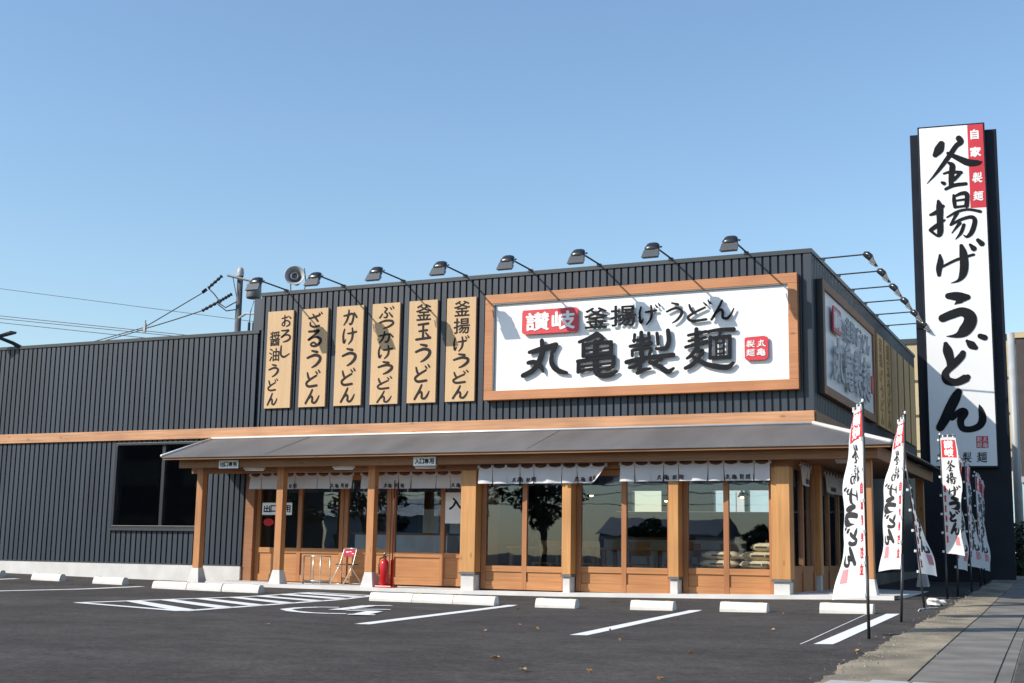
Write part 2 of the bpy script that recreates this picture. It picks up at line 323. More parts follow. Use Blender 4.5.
# ------------------------------------------------------------------ lettering: brush strokes and type
def catmull(pts, n=5):
    out = []
    P = [pts[0]] + list(pts) + [pts[-1]]
    for i in range(1, len(P)-2):
        for k in range(n):
            t = k/n; p0, p1, p2, p3 = P[i-1], P[i], P[i+1], P[i+2]
            out.append(tuple(.5*((2*b)+(-a+c)*t+(2*a-5*b+4*c-d)*t*t+(-a+3*b-3*c+d)*t**3) for a, b, c, d in zip(p0, p1, p2, p3)))
    out.append(tuple(pts[-1])); return out
BR = {  # glyph: (box, strokes of (x, y, width)), y pointing down
 '釜b': ((90,110,595,590), [[(238,165,60),(215,215,84),(180,262,50)],[(398,125,55),(415,160,52),(370,195,46),(310,275,45),(230,375,36),(165,450,22),(95,520,4)],
   [(295,255,30),(390,310,52),(480,355,66),(560,362,50),(594,355,12)],[(300,345,26),(330,375,52),(318,460,50),(312,550,42)],[(250,440,18),(310,428,26),(405,440,34)],
   [(232,520,26),(250,530,36)],[(390,455,30),(340,500,36)],[(262,582,26),(340,552,34),(445,545,32)]]),
 '揚b': ((112,20,590,445), [[(130,212,22),(190,190,40),(250,140,30)],[(208,92,26),(218,150,62),(216,260,56),(214,370,54),(190,402,26),(125,352,26)],[(128,348,36),(185,312,40),(258,265,18)],
   [(350,48,22),(352,100,34),(358,155,30)],[(360,58,20),(425,36,34),(470,50,40),(462,150,42)],[(372,98,18),(445,92,20)],[(368,156,22),(450,150,22)],
   [(282,242,14),(380,196,24),(480,184,22),(584,208,28)],[(375,210,34),(310,312,18)],[(315,312,20),(400,272,28),(500,252,34),(532,290,42),(500,385,44),(455,425,26),(425,408,8)],
   [(395,300,34),(320,386,8)],[(432,318,30),(402,388,30),(352,442,6)]]),
 'げb': ((182,-5,618,385), [[(220,124,20),(222,190,56),(208,250,54),(206,305,34)],[(240,232,22),(330,190,25),(400,165,26),(522,136,24)],[(415,50,34),(430,120,68),(434,230,76),(418,310,66),(378,362,28),(310,383,4)],
   [(495,46,26),(525,82,52)],[(565,8,36),(598,42,50)]]),
 'うb': ((170,-30,492,372), [[(262,-12,56),(320,-8,78),(375,5,84),(420,5,52)],[(360,30,60),(310,66,4)],[(207,188,70),(285,156,76),(370,135,80),(430,175,104),(430,240,110),(380,310,100),(320,347,44),(235,352,4)]]),
 'どb': ((195,345,610,800), [[(230,430,40),(245,490,84),(265,575,72),(262,630,54)],[(385,515,52),(368,545,64),(305,605,66),(240,660,60),(215,700,66),(235,752,76),(316,768,66),(400,736,74),(420,725,50)],
   [(428,412,30),(465,446,74),(500,470,46)],[(548,372,48),(588,386,54)]]),
 'んb': ((110,170,552,556), [[(320,200,64),(290,255,90),(240,345,92),(190,440,86),(145,512,74)],[(255,425,60),(335,370,56),(368,385,70),(330,450,64),(345,520,58),(420,530,56),(495,500,62),(525,440,68),(512,360,44),(500,318,10)]]),
 '丸': ((45,300,415,608), [[(105,408,34),(200,388,50),(318,360,48)],[(316,362,46),(288,430,36),(286,500,44),(330,556,50),(405,580,30)],[(205,322,40),(210,400,48),(190,470,50),(140,545,46),(55,588,44)],[(98,490,38),(150,486,40),(200,525,44),(218,568,16)]]),
 '亀': ((478,250,806,612), [[(498,325,30),(575,300,40),(640,268,48)],[(645,268,46),(690,305,30),(625,340,24)],[(532,345,36),(532,440,36)],[(530,352,34),(640,340,30),(758,338,36)],[(540,400,24),(745,386,24)],[(530,443,32),(758,424,32)],[(756,340,38),(756,428,38)],
   [(488,482,38),(640,465,30),(780,458,36)],[(494,485,36),(492,568,36)],[(500,526,24),(768,508,24)],[(490,566,30),(600,548,30)],[(778,458,38),(764,540,38),(655,556,26)],[(632,330,48),(632,545,52),(665,600,46),(745,600,46),(800,576,28)]]),
 '製': ((40,235,440,590), [[(115,262,30),(110,320,24)],[(105,310,28),(240,296,28)],[(78,355,32),(250,336,36)],[(170,248,38),(172,430,46)],[(95,390,30),(96,432,30)],[(95,392,26),(240,372,28),(238,430,32)],[(232,258,34),(238,322,24)],
   [(300,262,32),(308,350,32)],[(390,245,42),(396,330,44),(368,384,44),(292,386,28)],[(48,482,44),(200,455,40),(432,440,42)],[(185,470,40),(120,518,40),(70,528,28)],[(160,495,36),(150,570,40)],[(138,574,36),(190,550,36),(245,542,24)],[(240,490,36),(320,528,48),(385,572,48),(435,548,24)],[(340,468,26),(245,505,24)]]),
 '麺': ((505,210,918,556), [[(538,268,28),(685,246,32)],[(540,314,26),(680,292,28)],[(515,362,32),(690,326,36)],[(605,222,40),(606,360,46)],[(612,372,40),(560,430,38),(525,452,26)],[(575,408,24),(655,396,36),(618,460,42),(560,508,42),(512,530,36)],[(560,430,26),(620,470,44),(705,512,48),(850,536,50),(905,505,30)],
   [(700,248,32),(800,236,34),(912,240,42)],[(806,250,28),(792,288,26)],[(722,290,30),(716,460,34)],[(715,302,32),(880,292,34)],[(880,292,34),(876,460,36)],[(715,458,36),(876,455,36)],[(768,300,22),(768,450,22)],[(828,300,22),(828,450,22)],[(768,345,18),(828,343,18)],[(768,390,18),(828,388,18)],[(768,428,18),(828,426,18)]]),
 # regular brush hand used on the boards
 'ざ': ((0,0,100,100), [[(8,34,8),(45,28,12),(82,16,12)],[(36,8,8),(54,32,12),(72,56,11)],[(20,62,9),(22,80,12),(45,92,12),(82,86,11)],[(78,2,5),(86,12,9)],[(92,-4,5),(99,7,9)]]),
 'る': ((0,0,100,100), [[(24,12,9),(50,12,10),(74,10,11),(50,34,9),(22,60,9),(50,44,9),(78,52,11),(84,72,12),(66,92,11),(44,94,9),(36,84,8),(48,74,8),(62,84,9)]]),
 'か': ((0,0,100,100), [[(8,38,8),(36,34,11),(60,28,11),(70,42,11),(62,80,12),(50,90,10),(44,82,5)],[(40,6,8),(38,34,11),(28,66,11),(10,92,6)],[(74,24,8),(90,50,11)]]),
 'け': ((0,0,100,100), [[(20,10,8),(13,46,11),(18,88,12),(30,70,5)],[(42,36,8),(68,34,10),(96,28,10)],[(70,6,8),(74,40,12),(68,74,11),(48,98,5)]]),
 'げ': ((0,0,104,100), [[(18,12,8),(12,46,11),(17,88,12),(28,70,5)],[(38,38,8),(62,36,10),(86,32,10)],[(62,8,8),(66,40,12),(60,74,11),(42,98,5)],[(82,6,5),(89,18,9)],[(95,0,5),(102,12,9)]]),
 'ぶ': ((0,0,100,100), [[(38,8,8),(54,20,11)],[(50,28,9),(40,44,10),(56,62,11),(50,84,11),(34,82,7)],[(24,56,8),(8,84,11)],[(68,50,8),(88,80,12)],[(74,12,6),(82,25,9)],[(89,4,6),(97,18,9)]]),
 'っ': ((0,0,100,100), [[(10,42,9),(45,28,12),(80,34,13),(86,56,13),(62,80,11),(34,92,6)]]),
 'お': ((0,0,100,100), [[(8,30,8),(58,22,10)],[(34,6,8),(36,40,11),(34,84,10),(16,84,9),(14,68,8),(48,48,9),(80,60,12),(80,82,12),(54,94,8)],[(70,16,8),(92,32,11)]]),
 'ろ': ((0,0,100,100), [[(22,10,9),(50,10,10),(72,10,11),(46,36,9),(20,62,9),(50,44,9),(80,52,12),(82,76,13),(60,92,11),(34,98,6)]]),
 'し': ((0,0,100,100), [[(30,4,9),(28,40,12),(30,76,13),(52,94,12),(90,70,6)]]),
 'う': ((0,0,100,100), [[(36,5,8),(62,13,12)],[(14,44,9),(50,30,12),(76,40,13),(76,62,14),(58,86,11),(38,99,5)]]),
 'ど': ((0,0,100,100), [[(26,12,8),(32,36,11),(42,54,9)],[(80,30,9),(46,50,10),(22,72,11),(36,92,12),(84,88,11)],[(76,6,6),(84,18,9)],[(91,-2,6),(99,11,9)]]),
 'ん': ((0,0,100,100), [[(52,5,9),(36,44,12),(10,94,11)],[(26,66,8),(46,48,10),(54,60,11),(54,86,12),(70,92,11),(86,74,10),(98,46,5)]]),
 '玉': ((0,0,100,100), [[(18,16,10),(80,12,12)],[(24,50,9),(74,46,11)],[(6,92,11),(94,86,13)],[(49,14,10),(49,88,12)],[(66,60,8),(82,76,11)]]),
}
_font_cache = {}
def font_glyph(ch, bold):
    """outline of one character from Blender's built-in typeface, scaled to a unit square"""
    k = (ch, bold)
    if k in _font_cache: return _font_cache[k]
    cu = bpy.data.curves.new('type', 'FONT'); cu.body = ch; cu.size = 1; cu.offset = bold; cu.resolution_u = 3; cu.extrude = .02
    o = bpy.data.objects.new('type', cu); COL.objects.link(o)
    dg = bpy.context.evaluated_depsgraph_get(); dg.update()
    me = o.evaluated_get(dg).to_mesh()
    vs = [v.co.copy() for v in me.vertices]; fs = [tuple(p.vertices) for p in me.polygons]
    o.evaluated_get(dg).to_mesh_clear()
    bpy.data.objects.remove(o); bpy.data.curves.remove(cu)
    if not vs: vs = [Vector((0, 0, 0))]
    x0 = min(v.x for v in vs); x1 = max(v.x for v in vs); y0 = min(v.y for v in vs); y1 = max(v.y for v in vs)
    w, h = max(x1-x0, 1e-3), max(y1-y0, 1e-3)
    out = ([((v.x-x0)/w, (y1-v.y)/h, .5+v.z/.04) for v in vs], fs, w/h)
    _font_cache[k] = out; return out
def letters(mb, items, P, thick, wscale=1.0, z0=0.0):
    """items: (char, x0, y0, x1, y1) boxes in the sign's own (u, v) plane, v down; P(u, v, n) maps to space.
    brush glyphs are built stroke by stroke, others come from the built-in typeface"""
    q = 0
    for it in items:
        ch, X0, Y0, X1, Y1 = it[:5]; bold = it[5] if len(it) > 5 else .012
        if ch in BR:
            strokes = BR[ch][1]; allp = [p for st in strokes for p in st]
            bx0 = min(x-w*.4 for x, y, w in allp); bx1 = max(x+w*.4 for x, y, w in allp); by0 = min(y-w*.4 for x, y, w in allp); by1 = max(y+w*.4 for x, y, w in allp)
            if bx1-bx0 < .45*(by1-by0): mid = (bx0+bx1)/2; hw = .225*(by1-by0); bx0, bx1 = mid-hw, mid+hw
            sx = (X1-X0)/(bx1-bx0); sy = (Y1-Y0)/(by1-by0); sw = math.sqrt(abs(sx*sy))
            for st in strokes:
                q += 1; dz = (q % 17)*.00025
                c = catmull(st, 6); pts = [((x-bx0)*sx+X0, (y-by0)*sy+Y0, max(.5*w*sw*wscale, .0015)) for x, y, w in c]
                L = []; Rr = []
                for i, (x, y, w) in enumerate(pts):
                    a = pts[max(i-1, 0)]; b = pts[min(i+1, len(pts)-1)]
                    d = Vector((b[0]-a[0], b[1]-a[1])); d = d.normalized() if d.length > 1e-9 else Vector((1, 0)); n = Vector((-d.y, d.x))
                    if i == 0: d0 = d
                    L.append((x+n.x*w, y+n.y*w)); Rr.append((x-n.x*w, y-n.y*w)); dl = d
                def cap(p, d, sgn):
                    x, y, w = p; base = math.atan2(d.y, d.x); o = []
                    for k in range(1, 5):
                        t = base + sgn*(math.pi/2) - sgn*math.pi*k/5*1.0
                        o.append((x+math.cos(t)*w, y+math.sin(t)*w))
                    return o
                n = len(pts)
                top = [P(u, v, z0+thick+dz) for u, v in L] + [P(u, v, z0+thick+dz) for u, v in Rr]
                bot = [P(u, v, z0+dz) for u, v in L] + [P(u, v, z0+dz) for u, v in Rr]
                fs = []
                N = 2*n
                for i in range(n-1):
                    fs.append((i, i+1, n+i+1, n+i)); fs.append((N+i, N+n+i, N+n+i+1, N+i+1))
                    fs.append((i, N+i, N+i+1, i+1)); fs.append((n+i, n+i+1, N+n+i+1, N+n+i))
                o0 = len(mb.v); mb.add(top+bot, fs)
                # rounded ends
                e1 = cap(pts[-1], dl, 1); ring = [L[-1]] + e1 + [Rr[-1]]
                e0 = cap(pts[0], Vector((-d0.x, -d0.y)), 1); ring0 = [Rr[0]] + e0 + [L[0]]
                for rg in (ring, ring0):
                    k = len(rg); t_ = [P(u, v, z0+thick+dz) for u, v in rg]; b_ = [P(u, v, z0+dz) for u, v in rg]
                    mb.add(t_+b_, [tuple(range(k)), tuple(range(2*k-1, k-1, -1))] + [(i, i+1, k+i+1, k+i) for i in range(k-1)])
        else:
            vs, fs, asp = font_glyph(ch, 0)
            bw = bold*1.1*min(abs(X1-X0), abs(Y1-Y0))*1.6
            for jj, (ox, oy) in enumerate(((0, 0), (bw, 0), (-bw, 0), (0, bw), (0, -bw))):
                mb.add([P(X0+x*(X1-X0)+ox, Y0+y*(Y1-Y0)+oy, z0+thick*z+.00022*jj) for x, y, z in vs], fs)
    return mb
def plane_map(o, ux, uy, n):
    o, ux, uy, n = map(Vector, (o, ux, uy, n))
    return lambda u, v, h: o + ux*u - uy*v + n*h
def rrect(x0, x1, y0, y1, r, wob=0):
    pts = []
    for cx, cy, a in ((x1-r, y1-r, 0), (x0+r, y1-r, 90), (x0+r, y0+r, 180), (x1-r, y0+r, 270)):
        for k in range(5):
            t = R(a+k*22.5); pts.append((cx+r*math.cos(t)+random.uniform(-wob, wob), cy+r*math.sin(t)+random.uniform(-wob, wob)))
    return pts

# ------------------------------------------------------------------ ground
def lerp(x, tab):
    if x <= tab[0][0]: return tab[0][1]
    for (a, b), (c, d) in zip(tab, tab[1:]):
        if x <= c: return b+(d-b)*(x-a)/(c-a)
    return tab[-1][1]
A1 = [(-24,.09),(-17,.04),(-14.4,0),(-12,-.02),(-10,-.046),(-6,-.062),(-4,-.05),(-2.35,-.022),(-.77,.006),(.72,.043),(2.2,.06)]
A2 = [(-24,.03),(-17,-.02),(-13,-.07),(-9,-.105),(-5,-.108),(-3,-.115),(-1.7,-.105),(0,-.078),(1.4,-.049),(2.2,-.035)]
def gz(x, y):
    a1, a2 = lerp(x, A1), lerp(x, A2)
    if y > -1: return a1+.018*max(0, min(y, 12))
    return lerp(y, [(-9, -.1), (-3.85, a2), (-1, a1)])
def swz(y): return lerp(y, [(-60, -.1), (-12.8, -.075), (-4, .0), (0, .08), (4, .15), (8, .25), (16, .31), (60, .34)])
def swx(y): return 2.19-.0305*y+.00055*y*y if y > -14 else 2.72
def axis(lo, hi, step, far):
    a = [lo+i*step for i in range(int((hi-lo)/step)+1)]; s = step; l = lo; h = hi
    while l > -far: s *= 1.7; l -= s; a.insert(0, l)
    s = step
    while h < far: s *= 1.7; h += s; a.append(h)
    return a
xs = axis(-24, 3, .5, 900); ys = axis(-16, 13, .5, 900)
g = MB()
g.v = [(x, y, gz(x, y)) for y in ys for x in xs]; nx = len(xs)
g.f = [(j*nx+i, j*nx+i+1, (j+1)*nx+i+1, (j+1)*nx+i) for j in range(len(ys)-1) for i in range(nx-1)]
tag(g.build('parking_lot_ground', M['asphalt'], smooth=True, fix=False), kind='structure')
def strip(name, m, off0, off1, y0, y1, dz, step=.5, ragged=0):
    b = MB(); n = int((y1-y0)/step)+1; yy = [y0+(y1-y0)*i/n for i in range(n+1)]
    for y in yy:
        e = swx(y); z = swz(y)+dz; w0, w1 = off0+(ragged*(.6*math.sin(2.3*y)+.5*math.sin(6.1*y+1)+.45*math.sin(15.7*y+2)+.5*math.sin(29*y)*math.sin(3.3*y)) if ragged else 0), off1
        b.v += [(e+w0, y, z), (e+w1, y, z), (e+w0, y, z-.4), (e+w1, y, z-.4)]
    for i in range(n):
        k = 4*i
        b.f += [(k, k+1, k+5, k+4), (k, k+4, k+6, k+2), (k+1, k+3, k+7, k+5)]
    b.f += [(0, 2, 3, 1), (4*n, 4*n+1, 4*n+3, 4*n+2)]
    return tag(b.build(name, m), kind='structure')
strip('sidewalk_edge_strip', M['oldconc'], 0, .47, -13.4, 26, 0, .06, .03)
strip('sidewalk_bed', M['slabconc'], .3, 3.45, -12.9, 26, -.012)
strip('sidewalk_gutter_slab', M['slabconc'], .482, .94, -12.9, 26, -.004)
strip('sidewalk_gutter_cover', M['slabconc'], .952, 1.032, -12.9, 26, -.008)
strip('sidewalk_paving', M['apron'], 1.045, 3.4, -12.9, 26, -.004)
strip('roadside_kerb', M['kerb'], 3.41, 3.58, -12.9, 26, .012)
strip('road', M['asphalt'], 3.6, 12, -60, 26, -.06)
# pale kerb blocks where the sidewalk starts
b = MB()
for i in range(2): 
    b.box(2.98+i*.225, 3.195+i*.225, -13.15, -12.92, -.2, -.052)
b.box(2.74, 2.97, -13.2, -12.92, -.2, -.066)
tag(b.build('sidewalk_end_blocks', M['kerb'], bevel=.008), kind='structure')

def paint(name, polys, dz=.004):
    """flat painted marking laid on the ground, cut finely so it follows the slope"""
    mb = MB()
    for i, poly in enumerate(polys):
        a, b_, c, d = [Vector((*p, 0)) for p in poly]
        n = max(1, int(max((b_-a).length, (c-d).length)/.3)); m_ = max(1, int(max((d-a).length, (c-b_).length)/.3))
        o = len(mb.v)
        for j in range(m_+1):
            for k in range(n+1):
                p = a.lerp(b_, k/n).lerp(d.lerp(c, k/n), j/m_); mb.v.append((p.x, p.y, gz(p.x, p.y)+dz+.0006*i))
        for j in range(m_):
            for k in range(n): mb.f.append((o+j*(n+1)+k, o+j*(n+1)+k+1, o+(j+1)*(n+1)+k+1, o+(j+1)*(n+1)+k))
    return tag(mb.build(name, M['paint']), kind='structure')
def ln(p, q, w):
    p, q = Vector(p), Vector(q); d = (q-p).normalized(); n = Vector((-d.y, d.x))*w/2
    return [tuple(p+n), tuple(p-n), tuple(q-n), tuple(q+n)]
paint('parking_line', [[(-3.66,-3.6),(-3.50,-3.56),(-2.50,-9.32),(-2.66,-9.36)]])
paint('parking_line', [[(-.92,-3.72),(-.768,-3.62),(-.11,-9.5),(-.255,-9.57)]])
paint('parking_line', [[(1.655,-3.82),(1.81,-3.78),(2.045,-9.24),(1.895,-9.33)]])
paint('parking_line', [ln((1.40,-3.4),(1.80,-9.4),.012)])
paint('parking_line', [[(-11.80,-7.9),(-11.63,-7.9),(-11.1,-2.5),(-11.26,-2.5)]])
paint('parking_line', [[(-15.2,-7.9),(-15.03,-7.9),(-14.6,-1.9),(-14.76,-1.9)]])
L0, L1 = (-7.92,-7.55), (-7.86,-2.2); R0, R1 = (-5.55,-8.42), (-6.52,-2.5)
hat = [ln(L0, L1, .15), ln(R0, R1, .15), ln(L0, R0, .15), ln(L1, R1, .12)]
for yl, yr in ((-6.57, -8.30), (-5.89, -7.36), (-5.14, -6.50), (-4.35, -5.60), (-3.67, -4.61), (-3.06, -3.68), (-2.55, -3.02)):
    xr = -5.55-(yr+8.42)*.164
    hat.append([(-7.89, yl-.14), (-7.89, yl+.14), (xr, yr+.18), (xr, yr-.18)])
paint('hatched_aisle_marking', hat)
wc = []
arc = [(-4.87,-6.12),(-5.07,-6.26),(-5.13,-6.63),(-5.01,-7.13),(-4.655,-7.5),(-4.256,-7.72),(-4.0,-7.7),(-3.83,-7.62)]
for p, q in zip(arc, arc[1:]): wc.append(ln(p, q, .14))
for p, q, w in (((-4.46,-6.85),(-4.58,-6.33),.2),((-4.58,-6.33),(-4.82,-5.45),.2),((-4.84,-5.45),(-4.62,-5.2),.16),((-4.42,-6.55),(-4.02,-6.27),.13),((-4.28,-6.9),(-3.88,-6.82),.13),((-3.9,-6.85),(-3.6,-7.7),.2),((-3.7,-7.8),(-3.41,-7.68),.15)):
    wc.append(ln(p, q, w))
paint('wheelchair_marking', wc)
paint('sidewalk_paint_mark', [[(3.35,-4.6),(3.62,-4.6),(3.62,-4.35),(3.35,-4.35)]]).location.z = .055

# ------------------------------------------------------------------ the restaurant
B = empty('restaurant_building', (0, 0, 0), 0, 'dark metal-clad noodle restaurant with wooden shopfront under a grey canopy', 'restaurant')
HU, HL = 5.6, 4.86
def siding(name, a0, a1, z0, z1, fixed, along='x', parent=B, pitch=.13, first=None):
    """ribbed metal cladding: flat pans with deep narrow grooves, real relief"""
    prof = []; d = .045; gw = .037
    x = a0 if first is None else first
    x = math.floor(a0/pitch)*pitch
    prof.append((a0, 0))
    while x < a1:
        for px, off in ((x, 0), (x+.006, d), (x+gw-.006, d), (x+gw, 0)):
            if a0 < px < a1: prof.append((px, off))
        x += pitch
    prof.append((a1, 0))
    mb = MB(); n = len(prof)
    for z in (z0, z1):
        for a, off in prof:
            mb.v.append((a, fixed+off, z) if along == 'x' else (fixed-off, a, z))
    mb.f = [(i, i+1, n+i+1, n+i) for i in range(n-1)]
    return mb.build(name, M['siding'], parent, fix=False)
# cladding of the front, in pieces round the openings
siding('upper_siding', -10.70, -.03, 2.95, HU-.06, -.03)
siding('lower_siding', -24, -10.76, 2.95, HL-.05, -.03)
siding('lower_siding', -24, -14.16, .27, 2.76, -.03)
siding('lower_siding', -14.15, -12.0, .27, .98, -.03)
siding('lower_siding', -12.0, -10.93, .27, 2.76, -.03)
siding('lower_siding', -14.15, -12.0, 2.71, 2.76, -.03)
# side face
siding('side_siding', .0, 12, 2.95, HU-.06, .03, 'y')
siding('side_siding', 4.2, 12, .35, 2.95, .03, 'y')
# core walls, roof and interior
part('outer_wall', M['siding'], B, (-24, -14.16, .005, .2, 0, HL-.1), (-14.16, -12.0, .005, .2, 0, .98), (-14.16, -12.0, .005, .2, 2.7, HL-.1), (-12.0, -10.93, .005, .2, 0, HL-.1),
     (-10.93, -.005, .005, .2, 2.45, HU-.1), (-.2, -.005, .2, 12, 2.45, HU-.1), (-.2, -.005, 4.2, 12, 0, 2.45), (-10.9, -10.7, .2, 12, HL-.1, HU-.1),
     (-24, -7.7, 11.8, 12, 0, HL-.1), (-7.7, -.2, 11.8, 12, 2.45, HU-.1), (-7.7, -.2, 11.8, 12, 0, 1.75), (-7.7, -.2, 11.8, 12, 2.3, 2.445), (-7.7, -7.2, 11.8, 12, 1.76, 2.29), (-6.4, -5.0, 11.8, 12, 1.76, 2.29), (-4.2, -4.1, 11.8, 12, 1.76, 2.29), (-3.3, -.2, 11.8, 12, 1.76, 2.29), (-24, -23.8, .2, 11.8, 0, HL-.1))
part('roof', M['grey'], B, (-10.7, -.2, .2, 11.8, HU-.35, HU-.3), (-23.8, -10.9, .2, 11.8, HL-.3, HL-.25))
part('parapet_cap', M['cap'], B, (-10.74, .05, -.05, .25, HU-.07, HU), (-.22, .05, .25, 12.05, HU-.07, HU), (-10.74, -10.5, .25, 12, HU-.07, HU))
part('parapet_cap', M['cap'], B, (-24.05, -10.745, -.05, .22, HL-.065, HL))
part('corner_trim', M['siding'], B, (-.085, .033, -.034, -.003, 2.95, HU-.07), (.0, .034, -.0025, .07, 2.95, HU-.07))
part('corner_trim', M['siding'], B, (-10.735, -10.66, -.036, .0, HL, HU-.07))
part('band_board', M['band'], B, (-24, .045, -.075, -.033, 2.755, 2.948), bevel=.004)
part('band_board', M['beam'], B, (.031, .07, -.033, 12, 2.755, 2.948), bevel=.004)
part('concrete_base', M['concrete'], B, (-24, -10.93, -.045, .003, -.3, .292), bevel=.004)
part('concrete_base', M['slabconc'], B, (.0, .06, 4.2, 12, -.3, .36))  # darker concrete than the front base, the side's shade put into its colour
part('base_flashing', M['cap'], B, (-24, -10.93, -.052, -.028, .293, .315))
part('interior_floor', M['insfloor'], B, (-23.7, -10.95, .25, 11.7, -.2, .03), (-10.94, -.3, .25, 11.7, -.2, .028), (-5.5, -.3, -.7, .64, -.2, .03))
part('interior_wall', M['inside'], B, (-23.6, -10.75, 5.5, 5.6, .03, 2.9), (-10.7, -9.2, 6.5, 6.6, .03, 2.4), (-9.2, -8.2, 10, 10.1, .03, 2.4))
part('interior_ceiling', M['inside'], B, (-10.9, -.2, .22, 11.78, 2.455, 2.5), (-23.7, -10.92, .22, 11.7, 2.91, 2.95))
part('menu_partition', M['counter'], B, (-8.1, -7.75, 2.0, 2.05, .03, 1.45)); part('menu_partition', M['counter'], B, (-7.5, -7.15, 2.0, 2.05, .03, 1.45))
cs = part('service_counter', M['counter'], B, (-9.0, -7.0, .95, 1.35, .03, .93)); cs2 = part('service_counter', M['counter'], B, (-5.5, -2.6, 5.2, 5.8, .03, .95))
part('counter_top', M['beam'], cs, (-9.05, -6.95, .92, 1.40, .935, .97)); part('counter_top', M['beam'], cs2, (-5.55, -2.55, 5.15, 5.85, .955, 1.0))
for (x, y) in ((-4.7, 2.4), (-3.2, 2.6), (-2.0, 3.2), (-4.0, 4.8), (-8.4, 3.6), (-13.0, 2.2)):
    p = empty('pendant_lamp', (x, y, 2.45), 0, None, 'lamp', 'pendant lamps lit inside the restaurant')
    p['label'] = {(-4.7,2.4): 'small glowing pendant lamp seen through the first glazed bay right of the entrance', (-3.2,2.6): 'small glowing pendant lamp behind the middle glazed bay', (-2.0,3.2): 'small glowing pendant lamp behind the right glazed bay with sacks',
      (-4.0,4.8): 'small glowing pendant lamp hanging deeper in the room behind the middle bay', (-8.4,3.6): 'small glowing pendant lamp behind the entrance door glass', (-13.0,2.2): 'dim round lamp seen through the window in the dark siding'}[(x, y)]
    MB().tube([(0,0,0),(0,0,-.62)], .006, 6).build('cord', M['black'], p)
    MB().lathe([(.02,-.6),(.03,-.62),(.09,-.72),(.085,-.72),(.02,-.64)], 16).build('shade', M['black'], p, True)
    MB().lathe([(.001,-.66),(.03,-.67),(.04,-.70),(.03,-.735),(.001,-.745)], 12).build('bulb', M['lamp_lit'], p, True)

def dining_table(x, y, label):
    e = empty('dining_table', (x, y, .03), 0, label, 'table', 'tables inside the restaurant')
    part('tabletop', M['panelw'], e, (-.75, .75, -.35, .35, .68, .72), bevel=.005)
    for sx in (-.68, .68):
        for sy in (-.28, .28): part('leg', M['frame'], e, (sx-.03, sx+.03, sy-.03, sy+.03, 0, .679))
def stool(x, y, label):
    e = empty('wooden_chair', (x, y, .03), 0, label, 'chair', 'chairs at the tables inside')
    part('seat', M['pillar'], e, (-.2, .2, -.2, .2, .41, .44)); part('backrest', M['pillar'], e, (-.2, .2, .17, .2, .58, .84))
    for sx in (-.17, .17):
        part('leg', M['pillar'], e, (sx-.02, sx+.02, -.19, -.15, 0, .409)); part('leg', M['pillar'], e, (sx-.02, sx+.02, .151, .169, 0, .84))
for k, (x, y, nm) in enumerate(((-4.9, 1.0, 'first bay'), (-3.2, 1.2, 'middle bay'), (-2.9, 3.4, 'middle bay, farther in'))):
    dining_table(x, y, 'wooden dining table inside behind the glass of the ' + nm)
    for q, (dx, dy, wh) in enumerate(((-.4, .62, 'left'), (.4, .62, 'right'))): stool(x+dx, y+dy, 'wooden chair at the ' + wh + ' end of the table inside the ' + nm)
# the window in the dark siding
w = empty('window', (0, 0, 0)); w.parent = B
fr = MB(); fx0, fx1, fz0, fz1 = -14.15, -12.0, .985, 2.705
fr.box(fx0, fx1, -.05, .12, fz0, fz0+.06); fr.box(fx0, fx1, -.05, .12, fz1-.05, fz1); fr.box(fx0, fx0+.05, -.05, .12, fz0+.061, fz1-.051); fr.box(fx1-.05, fx1, -.05, .12, fz0+.061, fz1-.051)
fr.box(-12.99, -12.91, -.0, .1, fz0+.061, fz1-.051)
fr.build('frame', M['black'], w, bevel=.004)
part('pane', M['glass'], w, (fx0+.051, -12.991, .03, .036, fz0+.061, fz1-.051)); part('pane', M['glass'], w, (-12.909, fx1-.051, .05, .056, fz0+.061, fz1-.051))
part('sill', M['cap'], w, (fx0-.03, fx1+.03, -.09, -.052, fz0-.04, fz0+.005))

# canopy roof with hip at the street corner
E0, E1 = -11.72, 1.44; ZT, ZE = 2.735, 2.285; YE = -1.54; YB = 5.2
cr = MB()
t = .022
def slab(poly):
    cr.prism(poly, (0, 0, -t))
slab([(E0, -.076, ZT), (.02, -.076, ZT), (E1, YE, ZE), (E0, YE, ZE)])
slab([(.072, -.09, ZT), (.072, YB, ZT), (E1, YB, ZE), (E1+.001, YE, ZE)])
canopy = cr.build('canopy_roof', M['canopy'], B)
# fine standing ribs down the slope
rb = MB(); x = E0+2.3
while x < E1-.05:
    y0 = -.085 if x < 0 else -.085-(x/E1)*(1.54-.085)
    z0 = ZT if x < 0 else ZT-(x/E1)*(ZT-ZE)
    if y0 > YE+.05:
        rb.prism([(x-.011, y0, z0+.0005), (x+.011, y0, z0+.0005), (x+.006, y0, z0+.006), (x-.006, y0, z0+.006)], (0, YE+.004-y0, ZE-z0))
    x += 5.1
rb.build('standing_ribs', M['canopy'], canopy)
fl = MB()
fl.tube([(E0, -.07, ZT+.01), (E0, YE-.01, ZE+.01)], .026, 8)
fl.tube([(E0, -.10, ZT+.012), (.03, -.10, ZT+.012)], .02, 8)
fl.build('flashing', M['flash'], canopy, True)
fl = MB(); fl.tube([(.03, -.09, ZT+.012), (E1, YE, ZE+.015)], .034, 8); fl.build('hip_flashing', M['flash'], canopy, True)
part('fascia_beam', M['beam'], B, (E0+.22, E1-.24, -1.30, -1.24, 2.085, 2.285), bevel=.004)
part('fascia_beam', M['beam'], B, (E1-.30, E1-.24, -1.239, YB-.1, 2.085, 2.285), bevel=.004)
part('eave_edge', M['beam'], B, (E0+.02, E1-.02, -1.515, -1.49, 2.225, 2.255))
